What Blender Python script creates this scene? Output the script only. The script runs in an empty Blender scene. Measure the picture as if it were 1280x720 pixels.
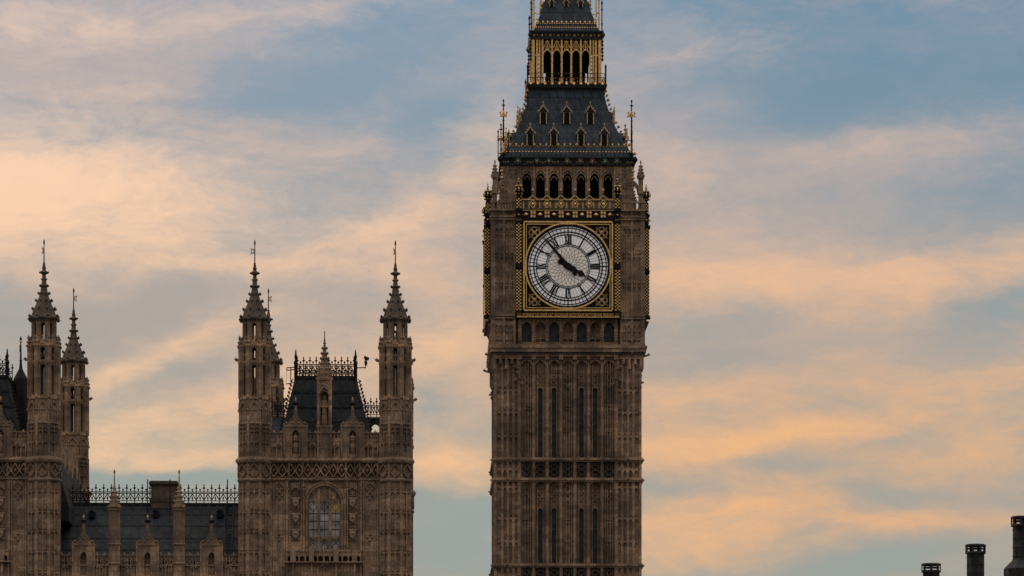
import bpy, math, random
from mathutils import Matrix, Vector
random.seed(7)
PI = math.pi
S = bpy.context.scene
COL = S.collection

# ------------------------------------------------------------------ camera
F = 4983.0                      # focal length in pixels of a 1280 px wide picture
HOR = 1100.0                    # the level line lies below the frame: the lens is shifted up
ZC = 4.0
cam = bpy.data.cameras.new('camera')
cam.sensor_width = 36.0
cam.lens = F / 1280.0 * 36.0
cam.shift_y = (HOR - 360.0) / 1280.0
cam.clip_start = 1.0
cam.clip_end = 60000.0
co = bpy.data.objects.new('camera', cam)
COL.objects.link(co)
co.location = (0, 0, ZC)
co.rotation_euler = (PI / 2, 0, 0)
S.camera = co

# ------------------------------------------------------------------ exposure
S.view_settings.view_transform = 'Standard'
S.view_settings.look = 'None'
S.view_settings.gamma = 1.0
S.view_settings.exposure = 0.0
S.view_settings.use_curve_mapping = False

# ------------------------------------------------------------------ sun and sky
SUN_AZ = -62.0                  # degrees left of the line of sight
SUN_EL = 3.0
sl = bpy.data.lights.new('sun', 'SUN')
sl.energy = 0.35
sl.angle = math.radians(8)
sl.color = (1.0, 0.72, 0.48)
so = bpy.data.objects.new('sun', sl)
COL.objects.link(so)
sd = Vector((math.sin(math.radians(SUN_AZ)) * math.cos(math.radians(SUN_EL)),
             math.cos(math.radians(SUN_AZ)) * math.cos(math.radians(SUN_EL)),
             math.sin(math.radians(SUN_EL))))
so.rotation_euler = sd.to_track_quat('Z', 'Y').to_euler()

W = bpy.data.worlds.new('World')
S.world = W
W.use_nodes = True
nt = W.node_tree
nt.nodes.clear()
N, L = nt.nodes, nt.links


def nn(t, **k):
    n = N.new(t)
    for a, b in k.items():
        setattr(n, a, b)
    return n


def mth(op, a, b=None, c=None, clamp=False):
    n = nn('ShaderNodeMath', operation=op, use_clamp=clamp)
    for i, v in enumerate((a, b, c)):
        if v is None:
            continue
        if isinstance(v, (int, float)):
            n.inputs[i].default_value = v
        else:
            L.new(v, n.inputs[i])
    return n.outputs[0]


def mixc(f, a, b):
    n = nn('ShaderNodeMix', data_type='RGBA')
    n.clamp_factor = True
    for i, v in ((0, f), (6, a), (7, b)):
        if isinstance(v, (int, float)):
            n.inputs[i].default_value = v
        elif isinstance(v, tuple):
            n.inputs[i].default_value = (*v, 1)
        else:
            L.new(v, n.inputs[i])
    return n.outputs[2]


def srgb(r, g, b):
    def f(c):
        c /= 255.0
        return c / 12.92 if c <= 0.04045 else ((c + 0.055) / 1.055) ** 2.4
    return (f(r), f(g), f(b))


def smooth(v, a, b, c=0.0, d=1.0):
    n = nn('ShaderNodeMapRange', interpolation_type='SMOOTHSTEP')
    L.new(v, n.inputs[0])
    for i, x in enumerate((a, b, c, d)):
        n.inputs[i + 1].default_value = x
    return n.outputs[0]


tc = nn('ShaderNodeTexCoord')
sep = nn('ShaderNodeSeparateXYZ')
L.new(tc.outputs['Generated'], sep.inputs[0])
az = mth('MULTIPLY', mth('ARCTAN2', sep.outputs[0], sep.outputs[1]), 180 / PI)
el = mth('MULTIPLY', mth('ARCSINE', sep.outputs[2]), 180 / PI)
cmb = nn('ShaderNodeCombineXYZ')
L.new(az, cmb.inputs[0])
L.new(el, cmb.inputs[1])
ANG = cmb.outputs[0]           # azimuth, elevation in degrees


def noise(scale, loc=(0, 0, 0), sx=1.0, sy=1.0, rot=0.0, detail=6, rough=0.55, src=None, dist=0.0):
    mp = nn('ShaderNodeMapping')
    mp.inputs[1].default_value = loc
    mp.inputs[2].default_value = (0, 0, math.radians(rot))
    mp.inputs[3].default_value = (sx, sy, 1)
    L.new(src or ANG, mp.inputs[0])
    t = nn('ShaderNodeTexNoise')
    t.inputs['Scale'].default_value = scale
    t.inputs['Detail'].default_value = detail
    t.inputs['Roughness'].default_value = rough
    t.inputs['Distortion'].default_value = dist
    L.new(mp.outputs[0], t.inputs['Vector'])
    return t


# the clouds drift and fray: their outlines are pushed about by noise
wn = noise(0.7, (3, 7, 0), 0.65, 1.3, -14, 8, 0.6)
wv = nn('ShaderNodeVectorMath', operation='SUBTRACT')
L.new(wn.outputs['Color'], wv.inputs[0])
wv.inputs[1].default_value = (0.5, 0.5, 0.5)
wm = nn('ShaderNodeVectorMath', operation='MULTIPLY')
L.new(wv.outputs[0], wm.inputs[0])
wm.inputs[1].default_value = (1.7, 0.75, 0)
wa = nn('ShaderNodeVectorMath', operation='ADD')
L.new(wm.outputs[0], wa.inputs[0])
L.new(ANG, wa.inputs[1])
WARP = wa.outputs[0]


def blob(prev, px, py, rx, ry, rot, amp):
    """A soft bank of cloud: centre and radii are given as directions in the sky."""
    a = math.degrees(math.atan((px - 640) / F))
    e = math.degrees(math.atan((HOR - py) / F))
    mp = nn('ShaderNodeMapping', vector_type='TEXTURE')
    mp.inputs[1].default_value = (a, e, 0)
    mp.inputs[2].default_value = (0, 0, math.radians(rot))
    mp.inputs[3].default_value = (rx / 87.0, ry / 87.0, 1)
    ch = nn('ShaderNodeVectorMath', operation='MULTIPLY_ADD')   # keeps the banks evaluated one after the other
    if isinstance(prev, (int, float)):
        ch.inputs[0].default_value = (0, 0, 1)
    else:
        L.new(prev, ch.inputs[0])
    ch.inputs[1].default_value = (1e-9, 1e-9, 1e-9)
    L.new(WARP, ch.inputs[2])
    L.new(ch.outputs[0], mp.inputs[0])
    d = nn('ShaderNodeVectorMath', operation='DOT_PRODUCT')
    L.new(mp.outputs[0], d.inputs[0])
    L.new(mp.outputs[0], d.inputs[1])
    ex = mth('POWER', 2.71828, mth('MULTIPLY', d.outputs['Value'], -1.0))
    return mth('MULTIPLY', ex, amp)


def total(bl, base):
    s = base
    for b in bl:
        s = mth('ADD', s, blob(s, *b))
    return s


# warm lit cloud banks (centre x, centre y, half width, half height, tilt, strength)
warm = total([
    (30, 250, 330, 95, -6, .62), (-40, 255, 190, 90, 0, .42), (230, 240, 150, 60, -18, .20),
    (60, 25, 260, 40, 0, .34), (400, 20, 130, 24, 10, .22), (60, 160, 60, 12, 0, .12), (240, 110, 130, 18, 6, .12),
    (480, 290, 120, 36, 10, .42), (570, 225, 80, 44, 40, .36), (630, 150, 60, 60, 45, .24), (430, 185, 90, 20, 12, .20),
    (560, 335, 110, 30, 0, .22), (300, 335, 200, 14, 0, .22),
    (880, 345, 180, 40, 2, .58), (1080, 360, 170, 44, -6, .50), (1280, 325, 140, 36, 12, .48),
    (830, 210, 80, 60, -20, .32), (1120, 185, 140, 24, 8, .24), (870, 65, 120, 26, 8, .18), (960, 265, 140, 20, 10, .14),
    (1000, 500, 420, 60, 0, .40), (860, 490, 120, 24, 0, .16), (1230, 475, 100, 26, 12, .26), (1080, 440, 60, 16, 0, .12),
    (870, 562, 150, 20, 4, .46), (1040, 545, 150, 16, 8, .26), (1230, 575, 90, 26, 10, .34),
    (920, 640, 150, 30, 8, .62), (1120, 660, 180, 20, 6, .42), (850, 690, 120, 22, 0, .40), (1000, 610, 400, 60, 0, .22),
    (565, 580, 70, 24, 0, .70), (190, 582, 140, 22, 0, .52), (160, 530, 130, 30, 12, .34), (240, 430, 120, 22, 25, .34),
    (420, 460, 150, 60, 20, .30), (560, 430, 90, 50, 25, .38), (300, 520, 300, 60, 0, .22), (160, 470, 80, 16, 20, .22),
], 0.0)
# dull mauve-grey veil
grey = total([
    (80, 100, 260, 46, 0, .55), (330, 180, 160, 40, -10, .40), (640, 260, 200, 60, 20, .45), (520, 140, 120, 40, 30, .20),
    (330, 380, 400, 70, 0, .55), (1000, 330, 320, 90, 0, .60), (1020, 440, 260, 46, 4, .60), (400, 480, 300, 60, 0, .60),
    (960, 560, 300, 90, 0, .60), (700, 60, 160, 60, 0, .30), (860, 170, 160, 60, -10, .40), (1150, 190, 200, 40, 8, .38), (1150, 60, 260, 60, 10, .22), (130, 400, 200, 60, 0, .45), (1000, 250, 300, 60, 0, .2),
    (1130, 640, 240, 70, 0, .50), (120, 30, 260, 60, 0, .45),
], mth('MULTIPLY', warm, 1e-6))
# clearer blue or teal gaps
gap = total([
    (350, 110, 110, 34, 8, .34), (520, 140, 60, 24, 20, .40), (540, 60, 120, 50, 0, .18), (980, 150, 110, 32, 8, .42), (1150, 80, 220, 60, 6, .34), (1260, 250, 120, 40, 10, .25), (1020, 255, 90, 18, 6, .22),
    (110, 400, 130, 26, 0, .40), (240, 370, 100, 18, 10, .25), (570, 665, 80, 36, 6, .42), (530, 625, 50, 12, 0, .15), (230, 470, 50, 20, 0, .25), (540, 495, 44, 20, 0, .42),
    (1120, 620, 110, 18, -3, .55), (200, 608, 140, 10, 0, .7), (980, 582, 120, 8, -3, .40), (860, 612, 90, 8, -8, .30), (1090, 562, 50, 8, 8, .25),
    (910, 445, 90, 18, 3, .42), (940, 400, 90, 18, 10, .22), (1220, 400, 100, 26, 14, .48), (1110, 705, 90, 14, 10, .50), (1020, 672, 50, 7, 6, .35), (1010, 355, 50, 8, 0, .0),
], mth('MULTIPLY', grey, 1e-6))

f1 = noise(1.05, (1, 4, 0), 0.55, 1.35, -9, 8, 0.6, WARP).outputs[0]
f2 = noise(2.6, (5, 2, 0), 0.5, 1.3, -12, 8, 0.62, WARP).outputs[0]
f3 = noise(0.45, (9, 1, 0), 0.7, 1.4, -12, 5, 0.55).outputs[0]
f4 = noise(8.0, (2, 8, 0), 0.45, 1.3, -16, 8, 0.65, WARP).outputs[0]
tex = mth('ADD', mth('ADD', mth('MULTIPLY', f1, 0.44), mth('MULTIPLY', f2, 0.34)), mth('MULTIPLY', f4, 0.22))
texc = mth('MULTIPLY', mth('SUBTRACT', tex, 0.5), 1.4)

wv1 = mth('ADD', mth('MULTIPLY', warm, mth('ADD', mth('MULTIPLY', texc, 0.9), 1.0)), mth('MULTIPLY', texc, 0.75))
wv1 = mth('SUBTRACT', wv1, mth('MULTIPLY', gap, 0.72))
gv1 = mth('ADD', grey, mth('MULTIPLY', texc, 0.7))
gv1 = mth('SUBTRACT', gv1, mth('MULTIPLY', gap, 0.6))

e01 = smooth(el, 5.4, 13.0)     # low to high in the picture
side = smooth(az, -7.0, 5.0)
blue = mixc(e01, srgb(156, 163, 158), mixc(smooth(az, -3.0, 5.0), srgb(130, 155, 176), srgb(112, 144, 168)))
veil = mixc(e01, srgb(176, 164, 152), srgb(182, 172, 173))
peach_l = mixc(e01, srgb(254, 206, 160), srgb(255, 216, 186))
peach_r = mixc(e01, srgb(242, 184, 130), srgb(236, 202, 178))
peach = mixc(side, peach_l, peach_r)
c0 = mixc(mth('MULTIPLY', smooth(gv1, -0.15, 0.75), 0.9), blue, veil)
c1 = mixc(mth('MULTIPLY', smooth(wv1, -0.15, 1.05), 0.95), c0, peach)

# away from the view: an unseen overcast added, brightest overhead, to light the fronts
hi0 = mixc(smooth(tex, 0.35, 0.7), srgb(200, 196, 198), srgb(244, 226, 206))
his = nn('ShaderNodeVectorMath', operation='SCALE')
L.new(hi0, his.inputs[0])
L.new(smooth(el, 4.0, 75.0, 0.30, 2.5), his.inputs[3])
hi = his.outputs[0]
front = mth('MULTIPLY', smooth(el, 14.0, 24.0, 1.0, 0.0), mth('MULTIPLY', smooth(az, -30.0, -14.0), smooth(az, 14.0, 30.0, 1.0, 0.0)))
cloudcol = mixc(front, hi, c1)

st = nn('ShaderNodeTexSky', sky_type='NISHITA')
st.sun_disc = False
st.sun_elevation = math.radians(SUN_EL)
st.sun_rotation = math.radians(SUN_AZ)
st.air_density = 1.4
st.dust_density = 2.0
sky_bg = nn('ShaderNodeBackground')
L.new(st.outputs[0], sky_bg.inputs[0])
sky_bg.inputs[1].default_value = 0.06
cl_bg = nn('ShaderNodeBackground')
L.new(cloudcol, cl_bg.inputs[0])
cl_bg.inputs[1].default_value = 1.03
cover = nn('ShaderNodeMixShader')
cover.inputs[0].default_value = 0.96
L.new(sky_bg.outputs[0], cover.inputs[1])
L.new(cl_bg.outputs[0], cover.inputs[2])
wo = nn('ShaderNodeOutputWorld')
L.new(cover.outputs[0], wo.inputs[0])


# ------------------------------------------------------------------ materials
def material(name):
    m = bpy.data.materials.new(name)
    m.use_nodes = True
    return m, m.node_tree, m.node_tree.nodes['Principled BSDF']


def plain(name, col, rough=0.6, metal=0.0, var=0.25, scale=3.0, bump=0.0, emit=None, spec=0.5):
    m, t, b = material(name)
    b.inputs['Specular IOR Level'].default_value = spec
    b.inputs['Roughness'].default_value = rough
    b.inputs['Metallic'].default_value = metal
    tcn = t.nodes.new('ShaderNodeTexCoord')
    no = t.nodes.new('ShaderNodeTexNoise')
    no.inputs['Scale'].default_value = scale
    no.inputs['Detail'].default_value = 6
    t.links.new(tcn.outputs['Object'], no.inputs['Vector'])
    cr = t.nodes.new('ShaderNodeValToRGB')
    cr.color_ramp.elements[0].position = 0.3
    cr.color_ramp.elements[1].position = 0.72
    cr.color_ramp.elements[0].color = (*[c * (1 - var) for c in col], 1)
    cr.color_ramp.elements[1].color = (*[min(1, c * (1 + var)) for c in col], 1)
    t.links.new(no.outputs[0], cr.inputs[0])
    t.links.new(cr.outputs[0], b.inputs['Base Color'])
    if bump:
        bp = t.nodes.new('ShaderNodeBump')
        bp.inputs['Strength'].default_value = bump
        bp.inputs['Distance'].default_value = 0.05
        t.links.new(no.outputs[0], bp.inputs['Height'])
        t.links.new(bp.outputs[0], b.inputs['Normal'])
    if emit:
        b.inputs['Emission Color'].default_value = (*emit[0], 1)
        b.inputs['Emission Strength'].default_value = emit[1]
    return m


def stone(name, a, b_, dirt, course=0.34, blk=0.8):
    """Weathered ashlar: block to block tone, soot blotches, rain streaks."""
    m, t, b = material(name)
    b.inputs['Roughness'].default_value = 0.9
    nd, lk = t.nodes, t.links
    tcn = nd.new('ShaderNodeTexCoord')
    # unroll x and y so that every wall gets courses
    sp = nd.new('ShaderNodeSeparateXYZ')
    lk.new(tcn.outputs['Object'], sp.inputs[0])
    ad = nd.new('ShaderNodeMath')
    lk.new(sp.outputs[0], ad.inputs[0])
    lk.new(sp.outputs[1], ad.inputs[1])
    cb = nd.new('ShaderNodeCombineXYZ')
    lk.new(ad.outputs[0], cb.inputs[0])
    lk.new(sp.outputs[2], cb.inputs[1])
    br = nd.new('ShaderNodeTexBrick')
    br.inputs['Scale'].default_value = 1.0
    br.inputs['Brick Width'].default_value = blk
    br.inputs['Row Height'].default_value = course
    br.inputs['Mortar Size'].default_value = 0.012
    br.inputs['Bias'].default_value = 0.0
    br.inputs['Color1'].default_value = (*[v * 1.15 for v in a], 1)
    br.inputs['Color2'].default_value = (*[v * 0.8 for v in b_], 1)
    br.inputs['Mortar'].default_value = (*[c * 0.6 for c in a], 1)
    lk.new(cb.outputs[0], br.inputs['Vector'])

    def nz(scale, sx, sz, detail, loc):
        mp = nd.new('ShaderNodeMapping')
        mp.inputs[1].default_value = loc
        mp.inputs[3].default_value = (sx, sx, sz)
        lk.new(tcn.outputs['Object'], mp.inputs[0])
        n = nd.new('ShaderNodeTexNoise')
        n.inputs['Scale'].default_value = scale
        n.inputs['Detail'].default_value = detail
        n.inputs['Roughness'].default_value = 0.62
        lk.new(mp.outputs[0], n.inputs['Vector'])
        return n.outputs[0]

    def ramp(v, p0, p1, c0, c1):
        r = nd.new('ShaderNodeMapRange')
        lk.new(v, r.inputs[0])
        for i, x in enumerate((p0, p1, c0, c1)):
            r.inputs[i + 1].default_value = x
        return r.outputs[0]

    def mix(f, A, B, mode='MIX'):
        n = nd.new('ShaderNodeMix')
        n.data_type = 'RGBA'
        n.blend_type = mode
        for i, v in ((0, f), (6, A), (7, B)):
            if isinstance(v, (int, float)):
                n.inputs[i].default_value = v
            elif isinstance(v, tuple):
                n.inputs[i].default_value = (*v, 1)
            else:
                lk.new(v, n.inputs[i])
        return n.outputs[2]
    blotch = nz(0.42, 1, 0.8, 7, (3, 1, 4))
    streak = nz(2.2, 1, 0.10, 5, (7, 2, 0))
    fine = nz(7.0, 1, 1, 4, (0, 0, 0))
    pale = nz(0.9, 1, 0.7, 6, (11, 5, 2))
    c = mix(ramp(pale, 0.55, 0.75, 0.0, 0.55), br.outputs[0], tuple(min(1, v * 1.7) for v in a))
    c = mix(ramp(blotch, 0.42, 0.66, 0.0, 0.9), c, dirt)
    c = mix(ramp(streak, 0.48, 0.72, 0.0, 0.75), c, dirt)
    hs = nd.new('ShaderNodeHueSaturation')
    lk.new(c, hs.inputs['Color'])
    lk.new(ramp(fine, 0.25, 0.75, 0.55, 1.5), hs.inputs['Value'])
    lk.new(hs.outputs[0], b.inputs['Base Color'])
    bp = nd.new('ShaderNodeBump')
    bp.inputs['Strength'].default_value = 0.5
    bp.inputs['Distance'].default_value = 0.04
    lk.new(fine, bp.inputs['Height'])
    lk.new(bp.outputs[0], b.inputs['Normal'])
    return m


def roofing(name, a, b_, tw, th, rough=0.55):
    m, t, b = material(name)
    nd, lk = t.nodes, t.links
    b.inputs['Specular IOR Level'].default_value = 0.2
    b.inputs['Roughness'].default_value = rough
    tcn = nd.new('ShaderNodeTexCoord')
    sp = nd.new('ShaderNodeSeparateXYZ')
    lk.new(tcn.outputs['Object'], sp.inputs[0])
    cb = nd.new('ShaderNodeCombineXYZ')
    ad = nd.new('ShaderNodeMath')
    lk.new(sp.outputs[0], ad.inputs[0])
    lk.new(sp.outputs[1], ad.inputs[1])
    lk.new(ad.outputs[0], cb.inputs[0])
    lk.new(sp.outputs[2], cb.inputs[1])
    br = nd.new('ShaderNodeTexBrick')
    br.inputs['Scale'].default_value = 1.0
    br.inputs['Brick Width'].default_value = tw
    br.inputs['Row Height'].default_value = th
    br.inputs['Mortar Size'].default_value = 0.03
    br.inputs['Mortar Smooth'].default_value = 0.4
    br.inputs['Color1'].default_value = (*a, 1)
    br.inputs['Color2'].default_value = (*b_, 1)
    br.inputs['Mortar'].default_value = (*[c * 0.45 for c in a], 1)
    lk.new(cb.outputs[0], br.inputs['Vector'])
    no = nd.new('ShaderNodeTexNoise')
    no.inputs['Scale'].default_value = 1.6
    no.inputs['Detail'].default_value = 7
    lk.new(tcn.outputs['Object'], no.inputs['Vector'])
    mr = nd.new('ShaderNodeMapRange')
    mr.inputs[1].default_value = 0.3
    mr.inputs[2].default_value = 0.7
    mr.inputs[3].default_value = 0.6
    mr.inputs[4].default_value = 1.45
    lk.new(no.outputs[0], mr.inputs[0])
    hs = nd.new('ShaderNodeHueSaturation')
    lk.new(br.outputs[0], hs.inputs['Color'])
    lk.new(mr.outputs[0], hs.inputs['Value'])
    lk.new(hs.outputs[0], b.inputs['Base Color'])
    bp = nd.new('ShaderNodeBump')
    bp.inputs['Strength'].default_value = 0.6
    bp.inputs['Distance'].default_value = 0.06
    lk.new(br.outputs['Fac'], bp.inputs['Height'])
    bp.invert = True
    lk.new(bp.outputs[0], b.inputs['Normal'])
    return m


M_ST = stone('tower_stone', (0.300, 0.204, 0.133), (0.186, 0.126, 0.084), (0.070, 0.053, 0.041))
M_SD = stone('dark_tower_stone', (0.085, 0.066, 0.054), (0.062, 0.050, 0.042), (0.030, 0.026, 0.024))
M_PS = stone('palace_stone', (0.335, 0.224, 0.143), (0.216, 0.144, 0.091), (0.075, 0.055, 0.041))
M_PD = stone('palace_dark_stone', (0.118, 0.086, 0.064), (0.088, 0.066, 0.050), (0.040, 0.033, 0.028))
M_RF = roofing('iron_roof_tiles', (0.021, 0.032, 0.043), (0.030, 0.044, 0.057), 0.72, 1.05, 0.75)
M_PR = roofing('palace_iron_roof', (0.011, 0.015, 0.017), (0.019, 0.024, 0.026), 1.4, 1.25, 0.8)
M_GO = plain('gilding', (0.80, 0.50, 0.20), 0.36, 0.75, 0.35, 6.0)
M_GD = plain('worn_gilding', (0.44, 0.31, 0.16), 0.5, 0.6, 0.5, 9.0)
M_BK = plain('black_iron', (0.008, 0.008, 0.009), 0.6, 0.0, 0.4, 4.0, spec=0.12)
M_CR = plain('cornice_iron', (0.020, 0.023, 0.026), 0.6, 0.0, 0.5, 5.0, spec=0.15)
M_VG = plain('green_shield_paint', (0.020, 0.050, 0.042), 0.6, 0.0, 0.4, 6.0)
M_RD = plain('dull_red_shield_paint', (0.060, 0.034, 0.026), 0.6, 0.0, 0.4, 6.0)
M_OP = plain('opal_glass', (0.80, 0.79, 0.78), 0.35, 0.0, 0.12, 1.6, emit=((0.92, 0.96, 1.0), 0.10))
M_OC = plain('opal_glass_middle', (0.74, 0.70, 0.66), 0.35, 0.0, 0.08, 1.2, emit=((1.0, 0.96, 0.92), 0.07))
M_LD = plain('dial_leading', (0.16, 0.11, 0.08), 0.6, 0.0, 0.3, 4.0)
M_WD = plain('dark_window_glass', (0.030, 0.036, 0.038), 0.3, 0.0, 0.6, 2.2, spec=0.25)
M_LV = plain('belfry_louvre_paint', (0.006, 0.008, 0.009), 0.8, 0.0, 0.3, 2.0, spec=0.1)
M_PG = plain('leaded_window_glass', (0.27, 0.25, 0.25), 0.18, 0.0, 0.6, 1.6)
M_AG = plain('amber_window_glass', (0.42, 0.30, 0.12), 0.25, 0.0, 0.35, 3.0)
M_CH = plain('chimney_metal', (0.020, 0.021, 0.023), 0.6, 0.0, 0.75, 2.6, 0.3, spec=0.2)
M_GY = plain('grey_camera_housing', (0.030, 0.030, 0.032), 0.5, 0.0, 0.2, 4.0, spec=0.2)
M_GR = plain('paving', (0.16, 0.155, 0.15), 0.9, 0.0, 0.25, 0.4)
M_WA = plain('river_water', (0.030, 0.036, 0.036), 0.12, 0.0, 0.3, 0.05, 0.4)
M_OB = plain('office_wall', (0.12, 0.11, 0.10), 0.7, 0.0, 0.2, 0.6)


# ------------------------------------------------------------------ mesh builder
def rz(k):
    return Matrix.Rotation(k, 4, 'Z')


class MB:
    def __init__(s):
        s.v, s.f, s.mi, s.T, s.mat = [], [], [], Matrix.Identity(4), 0

    def add(s, vs, fs):
        o = len(s.v)
        s.v += [tuple(s.T @ Vector(p)) for p in vs]
        s.f += [tuple(o + i for i in f) for f in fs]
        s.mi += [s.mat] * len(fs)

    def box(s, x0, x1, y0, y1, z0, z1):
        if x0 > x1: x0, x1 = x1, x0
        if y0 > y1: y0, y1 = y1, y0
        if z0 > z1: z0, z1 = z1, z0
        s.add([(x0, y0, z0), (x1, y0, z0), (x1, y1, z0), (x0, y1, z0), (x0, y0, z1), (x1, y0, z1), (x1, y1, z1), (x0, y1, z1)],
              [(0, 3, 2, 1), (4, 5, 6, 7), (0, 1, 5, 4), (1, 2, 6, 5), (2, 3, 7, 6), (3, 0, 4, 7)])

    def fb(s, x0, x1, z0, z1, d0, d1):          # box on a facade; d = distance outward
        s.box(x0, x1, -d1, -d0, z0, z1)

    def poly(s, pts, d0, d1):                   # outline (x, z) with thickness
        n = len(pts)
        vs = [(x, -d1, z) for x, z in pts] + [(x, -d0, z) for x, z in pts]
        s.add(vs, [tuple(range(n)), tuple(range(2 * n - 1, n - 1, -1))] + [(i, i + n, (i + 1) % n + n, (i + 1) % n) for i in range(n)])

    def bar(s, p, q, w, h=None):
        p, q = Vector(p), Vector(q)
        h = h or w
        d = (q - p)
        if d.length < 1e-6: return
        d.normalize()
        up = Vector((0, -1, 0)) if abs(d.y) < 0.9 else Vector((0, 0, 1))
        a = d.cross(up).normalized() * (w / 2)
        b = d.cross(a).normalized() * (h / 2)
        vs = [p - a - b, p + a - b, p + a + b, p - a + b, q - a - b, q + a - b, q + a + b, q - a + b]
        s.add(vs, [(0, 3, 2, 1), (4, 5, 6, 7), (0, 1, 5, 4), (1, 2, 6, 5), (2, 3, 7, 6), (3, 0, 4, 7)])

    def lathe(s, prof, n=8, cx=0.0, cy=0.0, ph=None, sy=1.0):
        ph = PI / n if ph is None else ph
        vs, fs = [], []
        for r, z in prof:
            for i in range(n):
                a = ph + 2 * PI * i / n
                vs.append((cx + r * math.cos(a), cy + r * sy * math.sin(a), z))
        for j in range(len(prof) - 1):
            for i in range(n):
                fs.append((j * n + i, j * n + (i + 1) % n, (j + 1) * n + (i + 1) % n, (j + 1) * n + i))
        fs.append(tuple(range(n - 1, -1, -1)))
        fs.append(tuple((len(prof) - 1) * n + i for i in range(n)))
        s.add(vs, fs)

    def gem(s, c, r, h=None, ry=None):
        h = h or r
        ry = ry or r
        x, y, z = c
        s.add([(x + r, y, z), (x, y + ry, z), (x - r, y, z), (x, y - ry, z), (x, y, z + h), (x, y, z - h)],
              [(0, 1, 4), (1, 2, 4), (2, 3, 4), (3, 0, 4), (1, 0, 5), (2, 1, 5), (3, 2, 5), (0, 3, 5)])

    def curve(s, x0, x1, zs, za, n=6, A=60.0, th=0.0):
        A = math.radians(A)
        xc = (x0 + x1) / 2
        L_ = []
        for i in range(n + 1):
            a = A * i / n
            x = x0 - th + (xc - x0 + th) * (1 - math.cos(a)) / (1 - math.cos(A))
            z = zs + (za + th * 1.2 - zs) * math.sin(a) / math.sin(A)
            L_.append((x, z))
        return L_ + [(2 * xc - x, z) for x, z in reversed(L_[:-1])]

    def arch(s, x0, x1, zs, za, zt, d0, d1, n=5, A=60.0):      # wall above an arched opening
        c = s.curve(x0, x1, zs, za, n, A)
        for (xa, z0), (xb, z1) in zip(c[:-1], c[1:]):
            s.poly([(xa, z0), (xb, z1), (xb, zt), (xa, zt)], d0, d1)

    def archrib(s, x0, x1, zs, za, th, d0, d1, n=6, A=60.0):   # moulding that follows an arch
        c = s.curve(x0, x1, zs, za, n, A)
        o = s.curve(x0, x1, zs, za, n, A, th)
        for i in range(len(c) - 1):
            s.poly([c[i], c[i + 1], o[i + 1], o[i]], d0, d1)

    def ring(s, cx, cz, r0, r1, d0, d1, n=72):
        for i in range(n):
            a, b = 2 * PI * i / n, 2 * PI * (i + 1) / n
            s.poly([(cx + r0 * math.sin(a), cz + r0 * math.cos(a)), (cx + r1 * math.sin(a), cz + r1 * math.cos(a)),
                    (cx + r1 * math.sin(b), cz + r1 * math.cos(b)), (cx + r0 * math.sin(b), cz + r0 * math.cos(b))], d0, d1)

    def disc(s, cx, cz, r, d0, d1, n=72):
        s.poly([(cx + r * math.sin(2 * PI * i / n), cz + r * math.cos(2 * PI * i / n)) for i in range(n)], d0, d1)


def build(name, m, mats, parent=None, smooth_=False):
    me = bpy.data.meshes.new(name)
    me.from_pydata(m.v, [], m.f)
    for x in (mats if isinstance(mats, (list, tuple)) else [mats]):
        me.materials.append(x)
    me.polygons.foreach_set('material_index', m.mi)
    me.update()
    import bmesh
    b = bmesh.new()
    b.from_mesh(me)
    bmesh.ops.recalc_face_normals(b, faces=b.faces)
    b.to_mesh(me)
    b.free()
    if smooth_:
        me.polygons.foreach_set('use_smooth', [True] * len(me.polygons))
    o = bpy.data.objects.new(name, me)
    COL.objects.link(o)
    if parent: o.parent = parent
    return o


def thing(name, label, cat, loc, rot=0.0, group=None):
    o = bpy.data.objects.new(name, None)
    COL.objects.link(o)
    o.location = loc
    o.rotation_euler = (0, 0, rot)
    o['label'] = label
    o['category'] = cat
    if group: o['group'] = group
    return o


def copy_tree(o, parent=None):
    c = o.copy()
    COL.objects.link(c)
    if parent: c.parent = parent
    for ch in [x for x in bpy.data.objects if x.parent == o]:
        copy_tree(ch, c)
    return c


def four(o, also=(1, 2, 3)):
    """Repeat a part (with its sub-parts) on the other sides of the tower."""
    for k in also:
        c = copy_tree(o, o.parent)
        c.location = rz(k * PI / 2) @ Vector(o.location)
        c.rotation_euler = (0, 0, o.rotation_euler[2] + k * PI / 2)


TURN = math.radians(1.25)

# ------------------------------------------------------------------ ground and river
g = MB()
g.box(-20000, 20000, 236, 30000, -6, 0)
o = build('ground', g, M_GR); o['kind'] = 'structure'
g = MB()
g.box(-20000, 20000, -3000, 235.9, -6.5, -3)
o = build('river', g, M_WA); o['kind'] = 'structure'

# ================================================================== CLOCK TOWER
TY = 336.1
TX = (706.6 - 640) * TY / F
tower = thing('clock_tower', 'tall gothic stone clock tower with gilded white dial, belfry and dark iron roof', 'clock tower', (TX, TY, 0), TURN)


def Z(py, d):
    return ZC + (HOR - py) * (TY - d) / F


def H(px, d):
    return px * (TY - d) / F


SIDES = [rz(k * PI / 2) for k in range(4)]
PITCH = 1.136
BANDS = [(574.8 + 132.3 * k, 600.0 + 132.3 * k) for k in range(4)]
storeys = [(448.0, BANDS[0][0])] + [(BANDS[k][1], BANDS[k + 1][0]) for k in range(3)]

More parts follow.
